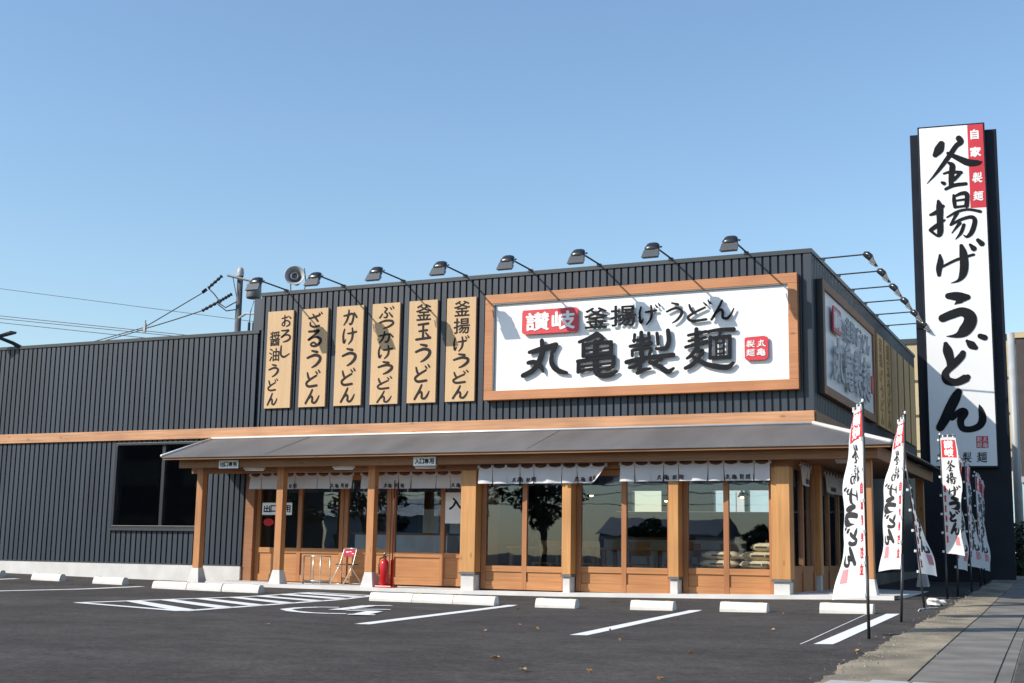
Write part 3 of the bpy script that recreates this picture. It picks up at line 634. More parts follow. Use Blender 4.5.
part('soffit', M['soffit'], B, (E0+.25, E1-.31, -1.238, -.04, 2.16, 2.20), (-10.9, -5.6, -.038, .20, 2.16, 2.20), (-.28, E1-.31, -.038, YB-.12, 2.16, 2.20))
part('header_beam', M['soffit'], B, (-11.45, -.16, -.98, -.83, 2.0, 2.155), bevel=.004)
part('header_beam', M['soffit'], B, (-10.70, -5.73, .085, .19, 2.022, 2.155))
# step
sb = MB(); xx = [-10.9+.5*i for i in range(25)]+[1.35]
for x in xx:
    zt = gz(x, -1.1)+.062
    sb.v += [(x, -1.12, zt), (x, .62 if x < -5.5 else -.55, zt+.0), (x, -1.12, zt-.4)]
for i in range(len(xx)-1):
    k = 3*i; sb.f += [(k, k+3, k+4, k+1), (k, k+2, k+5, k+3)]
sb.build('front_step', M['step'], B, fix=False)
ss = part('side_step', M['step'], B, (-.55, 1.35, -.549, 6.2, -.3, .10))

# pillars of the glazed shopfront
def pillar(x, wdt, d=.28, m='pillar', y=-.89):
    p = MB().box(x-wdt/2, x+wdt/2, y-d/2, y+d/2, .30, 1.998).build('pillar', M[m], B, bevel=.006)
    MB().box(x-wdt/2+.02, x+wdt/2-.02, y-d/2+.02, y+d/2-.02, -.1, .262).build('footing', M['concrete'], p, bevel=.006)
    MB().box(x-wdt/2-.01, x+wdt/2+.01, y-d/2-.01, y+d/2+.01, .263, .299).build('foot_plate', M['grey'], p)
    return p
for x, wdt in ((-.30, .28), (-1.99, .16), (-3.80, .16), (-5.59, .28)): pillar(x, wdt)
def canopy_post(x, y, h, sz=.14):
    p = MB().box(x-sz/2, x+sz/2, y-sz/2, y+sz/2, h, 2.158).build('canopy_post', M['post'], B, bevel=.005)
    MB().frustum(x-.15, x+.15, y-.15, y+.15, -.12, x-.075, x+.075, y-.075, y+.075, h-.002).build('footing', M['concrete'], p, bevel=.006)
for x in (-7.52, -9.44, -11.24): canopy_post(x, -.92, .26)
canopy_post(.98, -.9, .34); canopy_post(.98, 4.9, .36)

def bay(x0, x1, y, zs, zr, mullions, top=1.998, sw=.085, kind='glazed_bay', floor=.03):
    """timber sliding doors: stiles, rails, panelled foot and panes. zs top of the rail, zr underside of it"""
    e = empty(kind, (0, 0, 0)); e.parent = B
    ed = [x0] + mullions + [x1]
    for i, x in enumerate(ed):
        a, b_ = (x, x+sw) if i == 0 else ((x-sw, x) if i == len(ed)-1 else (x-sw/2, x+sw/2))
        part('stile', M['frame'], e, (a, b_, y-.03, y+.04, floor, top), bevel=.003)
    for i in range(len(ed)-1):
        a = ed[i]+(sw if i == 0 else sw/2)+.001; b_ = ed[i+1]-(sw if i == len(ed)-2 else sw/2)-.001
        part('rail', M['panelw'], e, (a, b_, y-.026, y+.035, zr, zs), bevel=.003); part('rail', M['panelw'], e, (a, b_, y-.026, y+.035, top-.1, top-.001), bevel=.003)
        part('foot_panel', M['panelw'], e, (a, b_, y-.004, y+.02, floor+.13, zr-.001), (a, b_, y-.024, y+.034, floor, floor+.129), bevel=.002)
        part('pane', M['glass'], e, (a, b_, y+.0, y+.006, zs+.001, top-.101))
    return e
bay(-5.44, -3.885, -.78, .415, .32, [-4.645]); bay(-3.715, -2.075, -.78, .43, .335, [-2.89]); bay(-1.905, -.445, -.78, .445, .35, [-1.205])
bay(-10.70, -8.74, .12, .655, .56, [-9.71], 2.02, kind='exit_door'); bay(-8.73, -7.73, .12, .655, .56, [], 2.02, kind='glazed_bay')
bay(-7.72, -5.73, .12, .61, .52, [-6.66], 2.02, kind='entrance_door')
# recess reveals
part('reveal', M['soffit'], B, (-10.92, -10.705, -.0, .2, .0, 2.158), bevel=.003)  # darker soffit wood imitates the shadow in the recess
part('reveal', M['soffit'], B, (-5.72, -5.60, -.74, .2, .0, 2.158))
# side shopfront in the shade
def side_bay(y0, y1, muls, x=-.24):
    e = empty('side_glazed_bay', (0, 0, 0)); e.parent = B
    ed = [y0]+muls+[y1]
    for yy in ed: part('stile', M['frame'], e, (x-.03, x+.04, yy-.05, yy+.05, .1, 2.158))
    for a, c in zip(ed, ed[1:]):
        part('rail', M['frame'], e, (x-.02, x+.03, a+.051, c-.051, .4, .5)); part('rail', M['frame'], e, (x-.02, x+.03, a+.051, c-.051, 2.0, 2.157))
        part('foot_panel', M['frame'], e, (x-.01, x+.015, a+.051, c-.051, .1, .399))
        part('pane', M['glass'], e, (x, x+.006, a+.051, c-.051, .501, 1.999))
side_bay(-.70, .95, [.1]); side_bay(1.35, 4.1, [2.2, 3.1])
for yy in (1.15,):
    p = MB().box(-.36, -.12, yy-.1, yy+.1, .35, 2.158).build('pillar', M['pillar'], B, bevel=.005)
    MB().box(-.34, -.14, yy-.08, yy+.08, 0, .349).build('footing', M['concrete'], p)
# ------------------------------------------------------------------ main sign over the shopfront
S = empty('main_sign', (-5.77, -.035, 3.29), 0, 'wide white sign in a wooden frame with large raised black letters', 'sign')
SW_, SH_ = 5.6, 1.9
f = MB(); f.box(0, SW_, -.13, 0, 0, .165); f.box(0, SW_, -.13, 0, SH_-.165, SH_); f.box(0, .17, -.13, 0, .166, SH_-.166); f.box(SW_-.155, SW_, -.13, 0, .166, SH_-.166)
f.build('frame', M['signframe'], S, bevel=.006)
part('panel', M['white'], S, (.171, SW_-.156, -.09, -.01, .167, SH_-.167))
part('inner_trim', M['grey'], S, (.171, SW_-.156, -.128, -.091, SH_-.186, SH_-.167), (.171, .19, -.128, -.091, .167, SH_-.187))
SP = plane_map((0, -.0905, SH_), (1, 0, 0), (0, 0, 1), (0, -1, 0))
# boxes on the sign, metres from its upper left corner
mb = letters(MB(), [('丸', .729, .85, 1.622, 1.53), ('亀', 1.77, .785, 2.534, 1.579), ('製', 2.655, .802, 3.553, 1.571), ('麺', 3.697, .808, 4.587, 1.542)], SP, .018, .84, .042)
mb.build('large_lettering', M['letter'], S)
mb = letters(MB(), [('釜', 1.918, .362, 2.344, .718, .009), ('揚', 2.402, .356, 2.85, .709, .009), ('げ', 2.905, .354, 3.30, .72), ('う', 3.39, .36, 3.68, .72), ('ど', 3.755, .365, 4.18, .715), ('ん', 4.159, .372, 4.567, .71)], SP, .015, .95, .04)
mb.build('small_lettering', M['letter'], S)
random.seed(3)
bd = MB().prism([SP(u, v, .035) for u, v in rrect(.742, 1.805, .325, .765, .06, .008)], (0, -.035, 0)).build('red_badge', M['red'], S)
letters(MB(), [('讃', .828, .39, 1.262, .70, .016), ('岐', 1.327, .395, 1.746, .70, .02)], SP, .006, 1, .071).build('badge_lettering', M['whitepaint'], bd)
bd = MB().prism([SP(u, v, .03) for u, v in rrect(4.725, 5.11, 1.02, 1.40, .05, .008)], (0, -.03, 0)).build('red_seal', M['red'], S)
letters(MB(), [('製', 4.755, 1.075, 4.905, 1.195), ('丸', 4.935, 1.075, 5.083, 1.195), ('麺', 4.755, 1.222, 4.905, 1.34), ('亀', 4.933, 1.222, 5.081, 1.34)], SP, .005, .8, .061).build('seal_lettering', M['whitepaint'], bd)

# sign on the side face: same kind of sign, seen very obliquely and in shade
S2 = empty('side_sign', (.035, .35, 3.27), 0, 'large framed sign on the shaded side wall facing the street, letters standing off it', 'sign')
W2, H2 = 5.1, 1.9
f = MB(); f.box(0, .105, 0, W2, 0, .15); f.box(0, .105, 0, W2, H2-.15, H2); f.box(0, .105, 0, .16, .151, H2-.151); f.box(0, .105, W2-.16, W2, .151, H2-.151)
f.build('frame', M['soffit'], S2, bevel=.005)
part('frame_side', M['black'], S2, (0, .103, -.012, -.001, 0, H2))
part('panel', M['white'], S2, (.01, .07, .161, W2-.161, .152, H2-.152))
P2 = plane_map((.0705, 0, H2), (0, 1, 0), (0, 0, 1), (1, 0, 0))
q = W2/5.6
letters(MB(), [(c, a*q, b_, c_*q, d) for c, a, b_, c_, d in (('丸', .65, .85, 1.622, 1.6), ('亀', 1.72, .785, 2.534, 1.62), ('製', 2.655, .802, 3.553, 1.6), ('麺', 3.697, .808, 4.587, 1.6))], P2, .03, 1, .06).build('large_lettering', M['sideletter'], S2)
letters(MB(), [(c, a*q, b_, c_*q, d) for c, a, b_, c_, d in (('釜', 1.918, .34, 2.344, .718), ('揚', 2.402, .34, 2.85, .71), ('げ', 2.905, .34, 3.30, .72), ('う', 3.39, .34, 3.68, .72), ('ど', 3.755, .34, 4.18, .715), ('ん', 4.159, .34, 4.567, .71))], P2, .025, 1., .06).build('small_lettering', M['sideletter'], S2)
bd = MB().prism([P2(u, v, .05) for u, v in rrect(.72*q, 1.5*q, .325, .765, .06)], (.02, 0, 0)).build('red_badge', M['red'], S2)
letters(MB(), [('讃', .78*q, .39, 1.1*q, .70, .03), ('岐', 1.14*q, .395, 1.44*q, .70, .03)], P2, .006, 1, .0705).build('badge_lettering', M['whitepaint'], bd)
MB().prism([P2(u, v, .04) for u, v in rrect(4.78*q, 5.05*q, 1.05, 1.38, .04)], (.03, 0, 0)).build('red_seal', M['red'], S2)

# menu boards
BW, BH = .595, 1.9
def col(chars, u0, u1, vs): return [(c, u0, a, u1, b_, .009) for c, (a, b_) in zip(chars, vs)]
five = [(.07, .37), (.42, .74), (.81, 1.15), (1.19, 1.52), (1.56, 1.84)]
menus = [
 ('tan menu board at the left end of the six, lettered おろし醤油うどん in two brush columns', col('おろし', .32, .545, [(.08, .32), (.38, .62), (.68, .92)]) + col('醤油うどん', .07, .30, [(.40, .68), (.73, .98), (1.04, 1.29), (1.32, 1.56), (1.60, 1.84)])),
 ('tan menu board lettered ざるうどん, second from the left', col('ざるうどん', .15, .47, five)),
 ('tan menu board lettered かけうどん, third from the left', col('かけうどん', .15, .46, five)),
 ('tan menu board lettered ぶっかけうどん, seven characters with lamp shadow across it', col('ぶっかけうどん', .15, .47, [(.06, .28), (.32, .48), (.53, .75), (.80, 1.05), (1.10, 1.34), (1.38, 1.62), (1.65, 1.87)])),
 ('tan menu board lettered 釜玉うどん, between two boards on its left and right', col('釜玉うどん', .15, .47, five)),
 ('tan menu board lettered 釜揚げうどん, next to the big framed white sign', col('釜揚げうどん', .15, .47, [(.06, .34), (.38, .66), (.70, .99), (1.03, 1.29), (1.33, 1.57), (1.61, 1.85)])),
]
def menu_board(loc, rz, label, items, group, bm, im):
    e = empty('menu_board', loc, rz, label, 'menu board', group)
    MB().box(0, BW, -.045, 0, 0, BH).build('board', M[bm], e, bevel=.004)
    if items: letters(MB(), items, plane_map((0, -.0455, BH), (1, 0, 0), (0, 0, 1), (0, -1, 0)), .003, 1.15, .0004).build('lettering', M[im], e)
    return e
for k, (lb, items) in enumerate(menus):
    menu_board((-10.53+.788*k, -.032, 3.30), 0, lb, items, 'tan menu boards on the front wall', 'board', 'brown_ink')
    part('batten', M['boardside'], COL.objects['menu_board' if k == 0 else 'menu_board.%03d' % k], (.06, BW-.06, .0005, .0025, .2, BH-.2))
where = ['nearest the framed side sign', 'second along from the side sign', 'third along from the side sign', 'fourth along from the side sign', 'fifth along from the side sign', 'last one at the rear corner']
BW = .74
for k in range(6):
    items = [(it[0], it[1]*1.2, it[2], it[3]*1.2, it[4], .016) for it in menus[5-k][1]]
    if k > 1: items = []
    menu_board((.035, 6.15+.93*k, 3.30), R(90), 'shaded menu board on the side wall, ' + where[k], items, 'menu boards on the shaded side wall', 'shade_board', 'faintink')

# floodlights on arms along the roof edges
def make_lamp():
    e = empty('sign_floodlight', (0, 0, 0), 0, None, 'floodlight', 'sign floodlights along the roof edge')
    a = MB(); a.tube([(0, .02, -.02), (0, -.02, .02), (0, -.78, .035)], .017, 8); a.box(-.04, .04, -.03, .04, -.03, .03)
    a.build('arm', M['black'], e)
    st = [((.78, .05), (.79, -.005), .05), ((.83, .10), (.83, -.045), .10), ((.91, .085), (.87, -.085), .13), ((.975, .015), (.90, -.115), .142), ((.995, -.07), (.925, -.135), .14)]
    h = MB(); n = 14
    for (o_, i_, w_) in st:
        c_ = Vector(((o_[0]+i_[0])/2, (o_[1]+i_[1])/2)); d_ = Vector((o_[0]-i_[0], o_[1]-i_[1]))/2
        for k in range(n):
            t = 2*math.pi*k/n; cx = math.copysign(abs(math.cos(t))**.7, math.cos(t)); sx = math.copysign(abs(math.sin(t))**.7, math.sin(t))
            p = c_+d_*sx; h.v.append((w_*cx, -p.x, p.y))
    for i in range(len(st)-1):
        for k in range(n): h.f.append((i*n+k, i*n+(k+1) % n, (i+1)*n+(k+1) % n, (i+1)*n+k))
    h.f.append(tuple(range(n))); h.f.append(tuple(range((len(st)-1)*n, len(st)*n)))
    h.build('hood', M['hoodblack'], e, True)
    v = MB(); v.add([(-.142, -.985, -.06), (.142, -.985, -.06), (.17, -1.055, -.215), (-.17, -1.055, -.215), (-.142, -.925, -.138), (.142, -.925, -.138), (.165, -1.03, -.225), (-.165, -1.03, -.225)],
        [(0, 1, 2, 3), (4, 7, 6, 5), (0, 3, 7, 4), (1, 5, 6, 2), (3, 2, 6, 7), (0, 4, 5, 1)]); v.build('shade', M['lampshade'], e, bevel=.008)
    b = MB(); b.prism([(-.12, -.905, -.14), (.12, -.905, -.14), (.15, -1.02, -.226), (-.15, -1.02, -.226)], (0, .006, -.012)); b.build('glass_front', M['lampglass'], e)
    b = MB(); b.tube([(.14, -.90, -.02), (.165, -.88, .0), (.10, -.80, .035)], .01, 6); b.tube([(-.14, -.90, -.02), (-.165, -.88, .0), (-.10, -.80, .035)], .01, 6)
    b.build('yoke', M['black'], e)
    return e
lamp = make_lamp(); lamp.scale = (.9, 1.07, .9)
fl_lab = ['rightmost front floodlight, above the corner end of the framed white sign', 'front floodlight above the top of the 麺 character of the white sign', 'front floodlight above the middle of the framed white sign', 'front floodlight above the left end of the framed white sign',
  'front floodlight above the gap between boards 釜玉 and 釜揚げ', 'front floodlight above the かけ and ぶっかけ boards', 'front floodlight right of the grey loudspeaker', 'front floodlight left of the grey loudspeaker, in front of the pole transformer']
for k in range(8):
    loc = (-1.03-1.305*k, -.03, HU+.005)
    if k == 0: lamp.location = loc; lamp['label'] = fl_lab[0]
    else: dup(lamp, loc, 0, fl_lab[k])
e = empty('roof_light', (-17.0, -.04, HL), 0, 'small dark light fitting on a slanted bracket at the left end of the low roof', 'light')
MB().tube([(0, .03, -.03), (-.12, -.08, .06), (-.36, -.28, .17)], [.05, .04, .035], 8).build('bracket', M['black'], e)
b = MB(); b.prism([(-.62, -.38, .13), (-.10, -.22, .26), (-.08, -.22, .31), (-.30, -.30, .235), (-.62, -.40, .20)], (.03, .16, 0)); b.build('head', M['grey'], e, bevel=.006)
sl = ['side floodlight nearest the street corner of the roof', 'second side floodlight from the corner', 'third side floodlight from the corner', 'fourth side floodlight from the corner', 'fifth side floodlight, just left of the pylon', 'sixth side floodlight, its head behind the pylon']
for k in range(6): dup(lamp, (.04, .96+1.385*k, HU+.03), R(90), sl[k]).scale = (.72, .84, .78)

# loudspeaker on the parapet
e = empty('loudspeaker', (-10.13, .25, HU), 0, 'round grey horn loudspeaker standing on the upper roof edge', 'loudspeaker')
Mx = Matrix.Translation((0, -.05, .32)) @ Matrix.Rotation(R(28), 4, 'Z') @ Matrix.Rotation(R(82), 4, 'X')
MB().lathe([(.03, -.18), (.05, -.17), (.07, -.08), (.11, .02), (.165, .09), (.195, .11), (.20, .115), (.19, .112), (.155, .08), (.10, .0), (.06, -.09), (.0, -.1)], 28, Mx).build('horn', M['lightgrey'], e, True)
MB().lathe([(.075, .03), (.085, .06), (.09, .07), (.06, .085), (.045, .04), (.02, .03), (.0, .03)], 20, Mx).build('inner_horn', M['grey'], e, True)
MB().lathe([(.0, -.32), (.065, -.315), (.075, -.28), (.075, -.2), (.04, -.17)], 18, Mx).build('driver', M['grey'], e, True)
b = MB(); b.tube([(-.12, 0, 0), (-.12, -.02, .2), (-.1, -.03, .3)], .012, 6); b.tube([(.16, .05, 0), (.2, .03, .25), (.17, .0, .5)], .01, 6); b.box(-.16, .2, -.05, .08, -.002, .02)
b.build('bracket', M['grey'], e)

# little signs on the canopy fascia
def fascia_sign(x, chars, label, rz):
    e = empty('door_sign', (x, -1.325, 2.065), rz, label, 'sign', 'small white signs on the canopy edge')
    part('plate', M['whitepaint'], e, (0, .43, -.012, 0, 0, .15), bevel=.002)
    letters(MB(), [(c, .035+.093*i, .035, .115+.093*i, .118, .02) for i, c in enumerate(chars)], plane_map((0, -.0122, .15), (1, 0, 0), (0, 0, 1), (0, -1, 0)), .002).build('lettering', M['letter'], e)
fascia_sign(-10.56, '出口専用', 'small white plate lettered 出口専用 at the left end of the canopy edge', R(0))
fascia_sign(-6.50, '入口専用', 'small white plate lettered 入口専用 on the canopy edge over the entrance', R(0))
e = empty('paper_notice', (-10.42, .075, 1.27), 0, 'white paper notice lettered 出口専用 on the exit door glass', 'notice')
part('sheet', M['whitepaint'], e, (-.14, .54, -.004, 0, 0, .23))
letters(MB(), [(c, -.10+.155*i, .05, .04+.155*i, .18, .02) for i, c in enumerate('出口専用')], plane_map((0, -.0042, .23), (1, 0, 0), (0, 0, 1), (0, -1, 0)), .001).build('lettering', M['letter'], e)
e = empty('red_sticker', (-10.40, .075, 1.13), 0, 'round red sticker on the exit door glass under the paper notice', 'sticker')
MB().lathe([(.0, 0), (.10, 0), (.10, .003), (.0, .003)], 20, Matrix.Rotation(R(90), 4, 'X'), 1.2, .7).build('disc', M['redgloss'], e)
e = empty('paper_notice', (-6.60, .075, 1.13), 0, 'tall white paper lettered 入口 on the entrance door glass', 'notice')
part('sheet', M['whitepaint'], e, (0, .62, -.004, 0, 0, .55))
letters(MB(), [(c, .08, .1+.22*i, .34, .30+.22*i, .03) for i, c in enumerate('入口')][:1] + [('口', .38, .12, .58, .30, .03)], plane_map((0, -.0042, .55), (1, 0, 0), (0, 0, 1), (0, -1, 0)), .001).build('lettering', M['letter'], e)

# split curtains
def noren(x0, x1, y, zt, h, n, label, writes, rz=0, loc=None, lift=0):
    W = x1-x0
    e = empty('noren_curtain', loc or (x0, y, zt), rz, label, 'curtain', 'white split curtains over the glass doors')
    b = MB(); per = 10; rows = 8; s = W/n
    def S_(u, v):
        i = min(int(u/s), n-1); lx = (u-i*s)/s
        sag = .045*math.sin(math.pi*lx)*(1-.3*((i*7) % 3)/2)
        yy = -.03*math.sin(u*5.1+1.3)*v-.018*math.sin(u*17+i)*v*v
        up = lift*max(0, (u/W-.88)/.12)**1.5
        return Vector((u+.02*v*math.sin(i*2.1), yy-.25*up*v, -sag*(1-v)-h*v*(1-.35*up)+.0))
    for i in range(n):
        o = len(b.v)
        for r_ in range(rows+1):
            for k in range(per+1): b.v.append(tuple(S_(i*s+.002+(s-.004)*k/per, r_/rows)))
        for r_ in range(rows):
            for k in range(per): b.f.append((o+r_*(per+1)+k, o+r_*(per+1)+k+1, o+(r_+1)*(per+1)+k+1, o+(r_+1)*(per+1)+k))
    t_ = b
    for i in range(n+1): t_.box(i*s-.022, i*s+.022, -.012, .012, -.03, .03)
    b.build('cloth', M['noren'], e, True, fix=False)
    MB().tube([(-.03, 0, .01), (W+.03, 0, .01)], .011, 8).build('rod', M['black'], e)
    items = []
    for u0 in writes:
        for j, c in enumerate('丸亀製麺'): items.append((c, u0+.105*j+(.03 if j > 1 else 0), .62*h, u0+.085+.105*j+(.03 if j > 1 else 0), .62*h+.085, .03))
    letters(MB(), items, lambda u, v, hh: S_(u, v/h)+Vector((0, -.006-hh, 0)), .002).build('lettering', M['ink'], e)
    return e
noren(-5.375, -3.10, -1.085, 2.055, .29, 9, 'white split curtain over the two left glazed bays, its right end lifted by wind', [.62, 1.72], lift=1.0)
noren(-2.855, -.435, -1.085, 2.075, .29, 10, 'white split curtain over the bay with the sacks, nearest the corner pillar', [.62, 1.70])
noren(-10.455, -8.20, -.5, 2.0, .27, 9, 'shaded white split curtain over the exit door, left of the fire extinguisher', [.62, 1.75])
noren(-8.02, -5.72, -.5, 1.995, .27, 9, 'shaded white split curtain over the entrance door', [.45, 1.80])
noren(0, .75, 0, 2.06, .32, 4, 'short shaded curtain round the corner, just past the corner pillar', [.3], R(90), (-.10, -.5, 2.07))
noren(0, 2.6, 0, 2.05, .33, 10, 'long shaded curtain on the street side, beyond the second side pillar', [.5, 1.6], R(90), (-.10, 1.4, 2.06))

# tube lights under the canopy
def tube_light(loc, rz, label):
    e = empty('ceiling_light', loc, rz, label, 'light', 'tube lights under the canopy')
    part('housing', M['tube'], e, (-.20, .20, -.04, .04, -.025, .07)); MB().tube([(-.18, 0, -.04), (.18, 0, -.04)], .016, 8).build('tube', M['whitepaint'], e, True)
    return e
for x, lb in ((-9.93, 'tube light under the canopy above the exit door'), (-8.02, 'tube light under the canopy just left of the entrance post'), (-6.38, 'tube light under the canopy beside the large entrance pillar')):
    tube_light((x, -1.11, 2.085), R(12), lb)
tube_light((.55, -.05, 2.158), R(10), 'tube light under the canopy at the street corner')

# ------------------------------------------------------------------ tall pylon sign
PY = empty('pylon_sign', (.62, 7.98, 0), R(7), 'tall black pylon sign with a white face and huge black brush letters, by the sidewalk', 'sign')
part('back_body', M['pylon'], PY, (0, 1.80, 0, .55, .1, 9.90), bevel=.01)
part('face_box', M['pylon'], PY, (.165, 1.555, -.15, -.001, 2.54, 10.02), bevel=.008)
part('face', M['white'], PY, (.20, 1.52, -.157, -.151, 2.585, 9.985))
PP = plane_map((0, -.1575, 0), (1, 0, 0), (0, 0, 1), (0, -1, 0))
PZ = lambda u, v, h: PP(u, -v, h)            # v given as height
def up(items): return [(c, a, -b_, c_, -d, *r) for c, a, b_, c_, d, *r in items]
PF = plane_map((0, -.1575, 0), (1, 0, 0), (0, 0, 1), (0, -1, 0))
part('red_strip', M['red'], PY, (1.20, 1.519, -.1585, -.1572, 8.12, 9.984))
letters(MB(), up([('釜b', .322, 9.753, 1.475, 8.553), ('揚b', .333, 8.495, 1.418, 7.446), ('げb', .46, 7.441, 1.442, 6.491), ('うb', .474, 6.28, 1.196, 5.312), ('どb', .497, 5.371, 1.42, 4.288), ('んb', .349, 4.207, 1.329, 3.298)]), PF, .006, 1, .0015).build('brush_lettering', M['letter'], PY)
letters(MB(), up([('自', 1.265, 9.87, 1.42, 9.655, .03), ('家', 1.245, 9.47, 1.455, 9.265, .03), ('製', 1.26, 8.905, 1.463, 8.68), ('麺', 1.267, 8.485, 1.469, 8.28)]), PF, .003, 1.25, .0018).build('strip_lettering', M['whitepaint'], PY)
letters(MB(), up([('丸', .315, 2.88, .50, 2.67), ('亀', .58, 2.88, .765, 2.67), ('製', .83, 2.88, 1.02, 2.655), ('麺', 1.12, 2.875, 1.33, 2.655)]), PF, .003, .85, .0018).build('name_lettering', M['letter'], PY)
bd = part('red_seal', M['red'], PY, (1.123, 1.36, -.1585, -.1572, 2.955, 3.205))
letters(MB(), up([('製', 1.135, 3.195, 1.235, 3.085), ('丸', 1.25, 3.195, 1.35, 3.085), ('麺', 1.135, 3.075, 1.235, 2.965), ('亀', 1.25, 3.075, 1.35, 2.965)]), PF, .002, .7, .0015).build('seal_lettering', M['whitepaint'], bd)

# ------------------------------------------------------------------ banner flags on poles
def flag(base, top, W, H, drop, dirs, mirror, label, loops=True, lit='flag', full=True):
    """base, top: pole ends. dirs: cloth heading in the ground plane as (v, angle) pairs down the cloth"""
    bx, by = base[0], base[1]
    zb = base[2]
    e = empty('banner_flag', (bx, by, zb), 0, label, 'flag', 'white banner flags along the sidewalk')
    pt = Vector((top[0]-bx, top[1]-by, top[2]-zb)); L = pt.length; ax = pt.normalized()
    p = MB(); p.tube([(0, 0, -.05), tuple(ax*.75)], .015, 8); p.tube([tuple(ax*.74), tuple(ax*(L-.03))], .011, 8); p.build('pole', M['black'], e, True)
    MB().lathe([(.0, 0), (.011, .005), (.013, .02), (.009, .035), (.0, .04)], 10, Matrix.Translation(ax*(L-.04))).build('finial', M['whitepaint'], e, True)
    u0v, v0 = .02, drop
    def P(u, v, h):          # v metres down from the cloth's top, u metres from the pole
        f = max(0, min(1, v/H)); a = lerp(f, dirs)
        d = Vector((math.cos(R(a)), math.sin(R(a)), 0)); n = Vector((d.y, -d.x, 0))
        a2 = a+12*math.sin(3.2*f+1)*(u/W); d2 = Vector((math.cos(R(a2)), math.sin(R(a2)), 0))
        o = ax*(L-v0-v)
        wav = .018*math.sin(5.5*v+7*u/W)*(u/W)+.010*math.sin(13*v+2*u/W)*(u/W)
        return o + d*(.02+u*.5)+d2*u*.5 + n*(wav+h) + Vector((0, 0, -.035*(u/W)**2))
    nu, nv = 8, 40
    def patch(name, m, a0, a1, b0, b1, h=0, par=None):
        g_ = MB(); ku = max(1, int(nu*(a1-a0)/W+.5)); kv = max(1, int(nv*(b1-b0)/H+.5))
        for j in range(kv+1):
            for i in range(ku+1): g_.v.append(tuple(P(a0+(a1-a0)*i/ku, b0+(b1-b0)*j/kv, h)))
        for j in range(kv):
            for i in range(ku): g_.f.append((j*(ku+1)+i, j*(ku+1)+i+1, (j+1)*(ku+1)+i+1, (j+1)*(ku+1)+i))
        o = g_.build(name, M[m], par or e, True, fix=False)
        return o
    c = patch('cloth', lit, 0, W, 0, H)
    X = lambda u: u                                       # writing is printed through: cloth left of its pole shows its back, reversed
    def both(name, m, a0, a1, b0, b1):
        q0, q1 = sorted((X(a0), X(a1)))
        o = patch(name, m, q0, q1, b0, b1, .003, c); 
        me2 = o.data; n_ = len(me2.vertices)
        s_ = MB(); s_.v = [tuple(v.co) for v in me2.vertices]; s_.f = [tuple(p.vertices) for p in me2.polygons]
        o.data = me2
        k2 = patch(name, m, q0, q1, b0, b1, -.003, c)
        return o
    def write(name, m, items, ws=1.0):
        Q = lambda u, v, h: P(X(u), v, (h-.005) if True else h)
        letters(MB(), items, Q, .010, ws, 0).build(name, M[m], c)
    both('red_block', 'flagred', .03, W-.03, .035, .30)
    write('block_lettering', 'whitepaint', [('讃', .12, .05, .34, .16, .03), ('岐', .12, .17, .34, .285, .03)])
    k = (H-.62)/6
    pos = [('釜b', .08, .33), ('揚b', .07, .33+k), ('げb', .12, .33+2*k), ('うb', .12, .33+3*k), ('どb', .10, .33+4*k), ('んb', .10, .33+5*k)]
    write('brush_lettering', 'ink', [(c_, a+.05, b_+.01, a+.31, b_+k*.99) for c_, a, b_ in pos], 1.15)
    ru = .035
    write('side_lettering', 'flagred', [(c_, ru, .72+.15*i, ru+.05, .72+.15*i+.10, .04) for i, c_ in enumerate('自家製麺打立')])
    both('seal', 'pink', .28, .40, H-.27, H-.14)
    if loops:
        t_ = MB(); n_ = 7
        for i in range(n_):
            v = .03+(H-.06)*i/(n_-1); o = ax*(L-v0-v); t_.tube([o+Vector((-.022, 0, -.016)), o+Vector((-.022, 0, .016))], .02, 6)
        for i in range(3):
            o = P(W*(.2+.3*i), -.012, 0); t_.tube([o+Vector((0, 0, -.02)), o+Vector((0, 0, .03))], .014, 6)
        t_.build('fastening_loops', M['flag'], e)
        pp = MB(); a_ = P(-.01, -.035, 0); b_ = P(W, -.035, 0); pp.tube([a_, b_], .006, 6); pp.build('cross_rod', M['black'], e)
    return e
def G(x, y): return (x, y, gz(x, y))
flag(G(2.198, -8.352), (2.198, -8.352, 2.115), .46, 1.78, .06, [(0, 108), (.35, 116), (.7, 127), (1, 146)], True, 'nearest white banner flag, seen from the back, its cloth blown left of the pole')
flag(G(2.073, -5.51), (2.19, -5.51, 2.30), .46, 1.70, .08, [(0, 105), (.3, 114), (.6, 125), (1, 134)], True, 'second white banner flag from the left, on a pole leaning to the right')
flag(G(1.997, -2.881), (1.78, -2.881, 2.28), .46, 1.66, .18, [(0, 95), (.4, 90), (.7, 83), (1, 74)], False, 'narrow banner flag on a left leaning pole, its shaded side showing')
flag(G(1.959, -.01), (1.93, -.01, 2.55), .46, 1.74, .08, [(0, -58), (.5, -54), (1, -46)], False, 'lit white banner flag under the bottom left corner of the pylon face')
flag(G(2.03, .744), (2.06, .744, 2.32), .46, 1.74, .08, [(0, 80), (.5, 79), (1, 80)], False, 'shaded banner flag right behind the lit one below the pylon')
flag(G(2.045, 2.778), (2.0, 2.778, 2.33), .46, 1.74, .06, [(0, 82), (.5, 79), (1, 78)], False, 'shaded banner flag below the right half of the pylon face, left one of a pair')
flag(G(1.972, 5.2), (1.94, 5.2, 2.30), .50, 1.74, .06, [(0, 80), (.5, 78), (1, 77)], False, 'shaded banner flag below the right half of the pylon face, right one of a pair')
flag(G(1.9, 6.9), (1.9, 6.9, 2.25), .46, 1.74, .06, [(0, 84), (.5, 86), (1, 84)], False, 'farthest banner flag, edge-on against the black foot of the pylon')

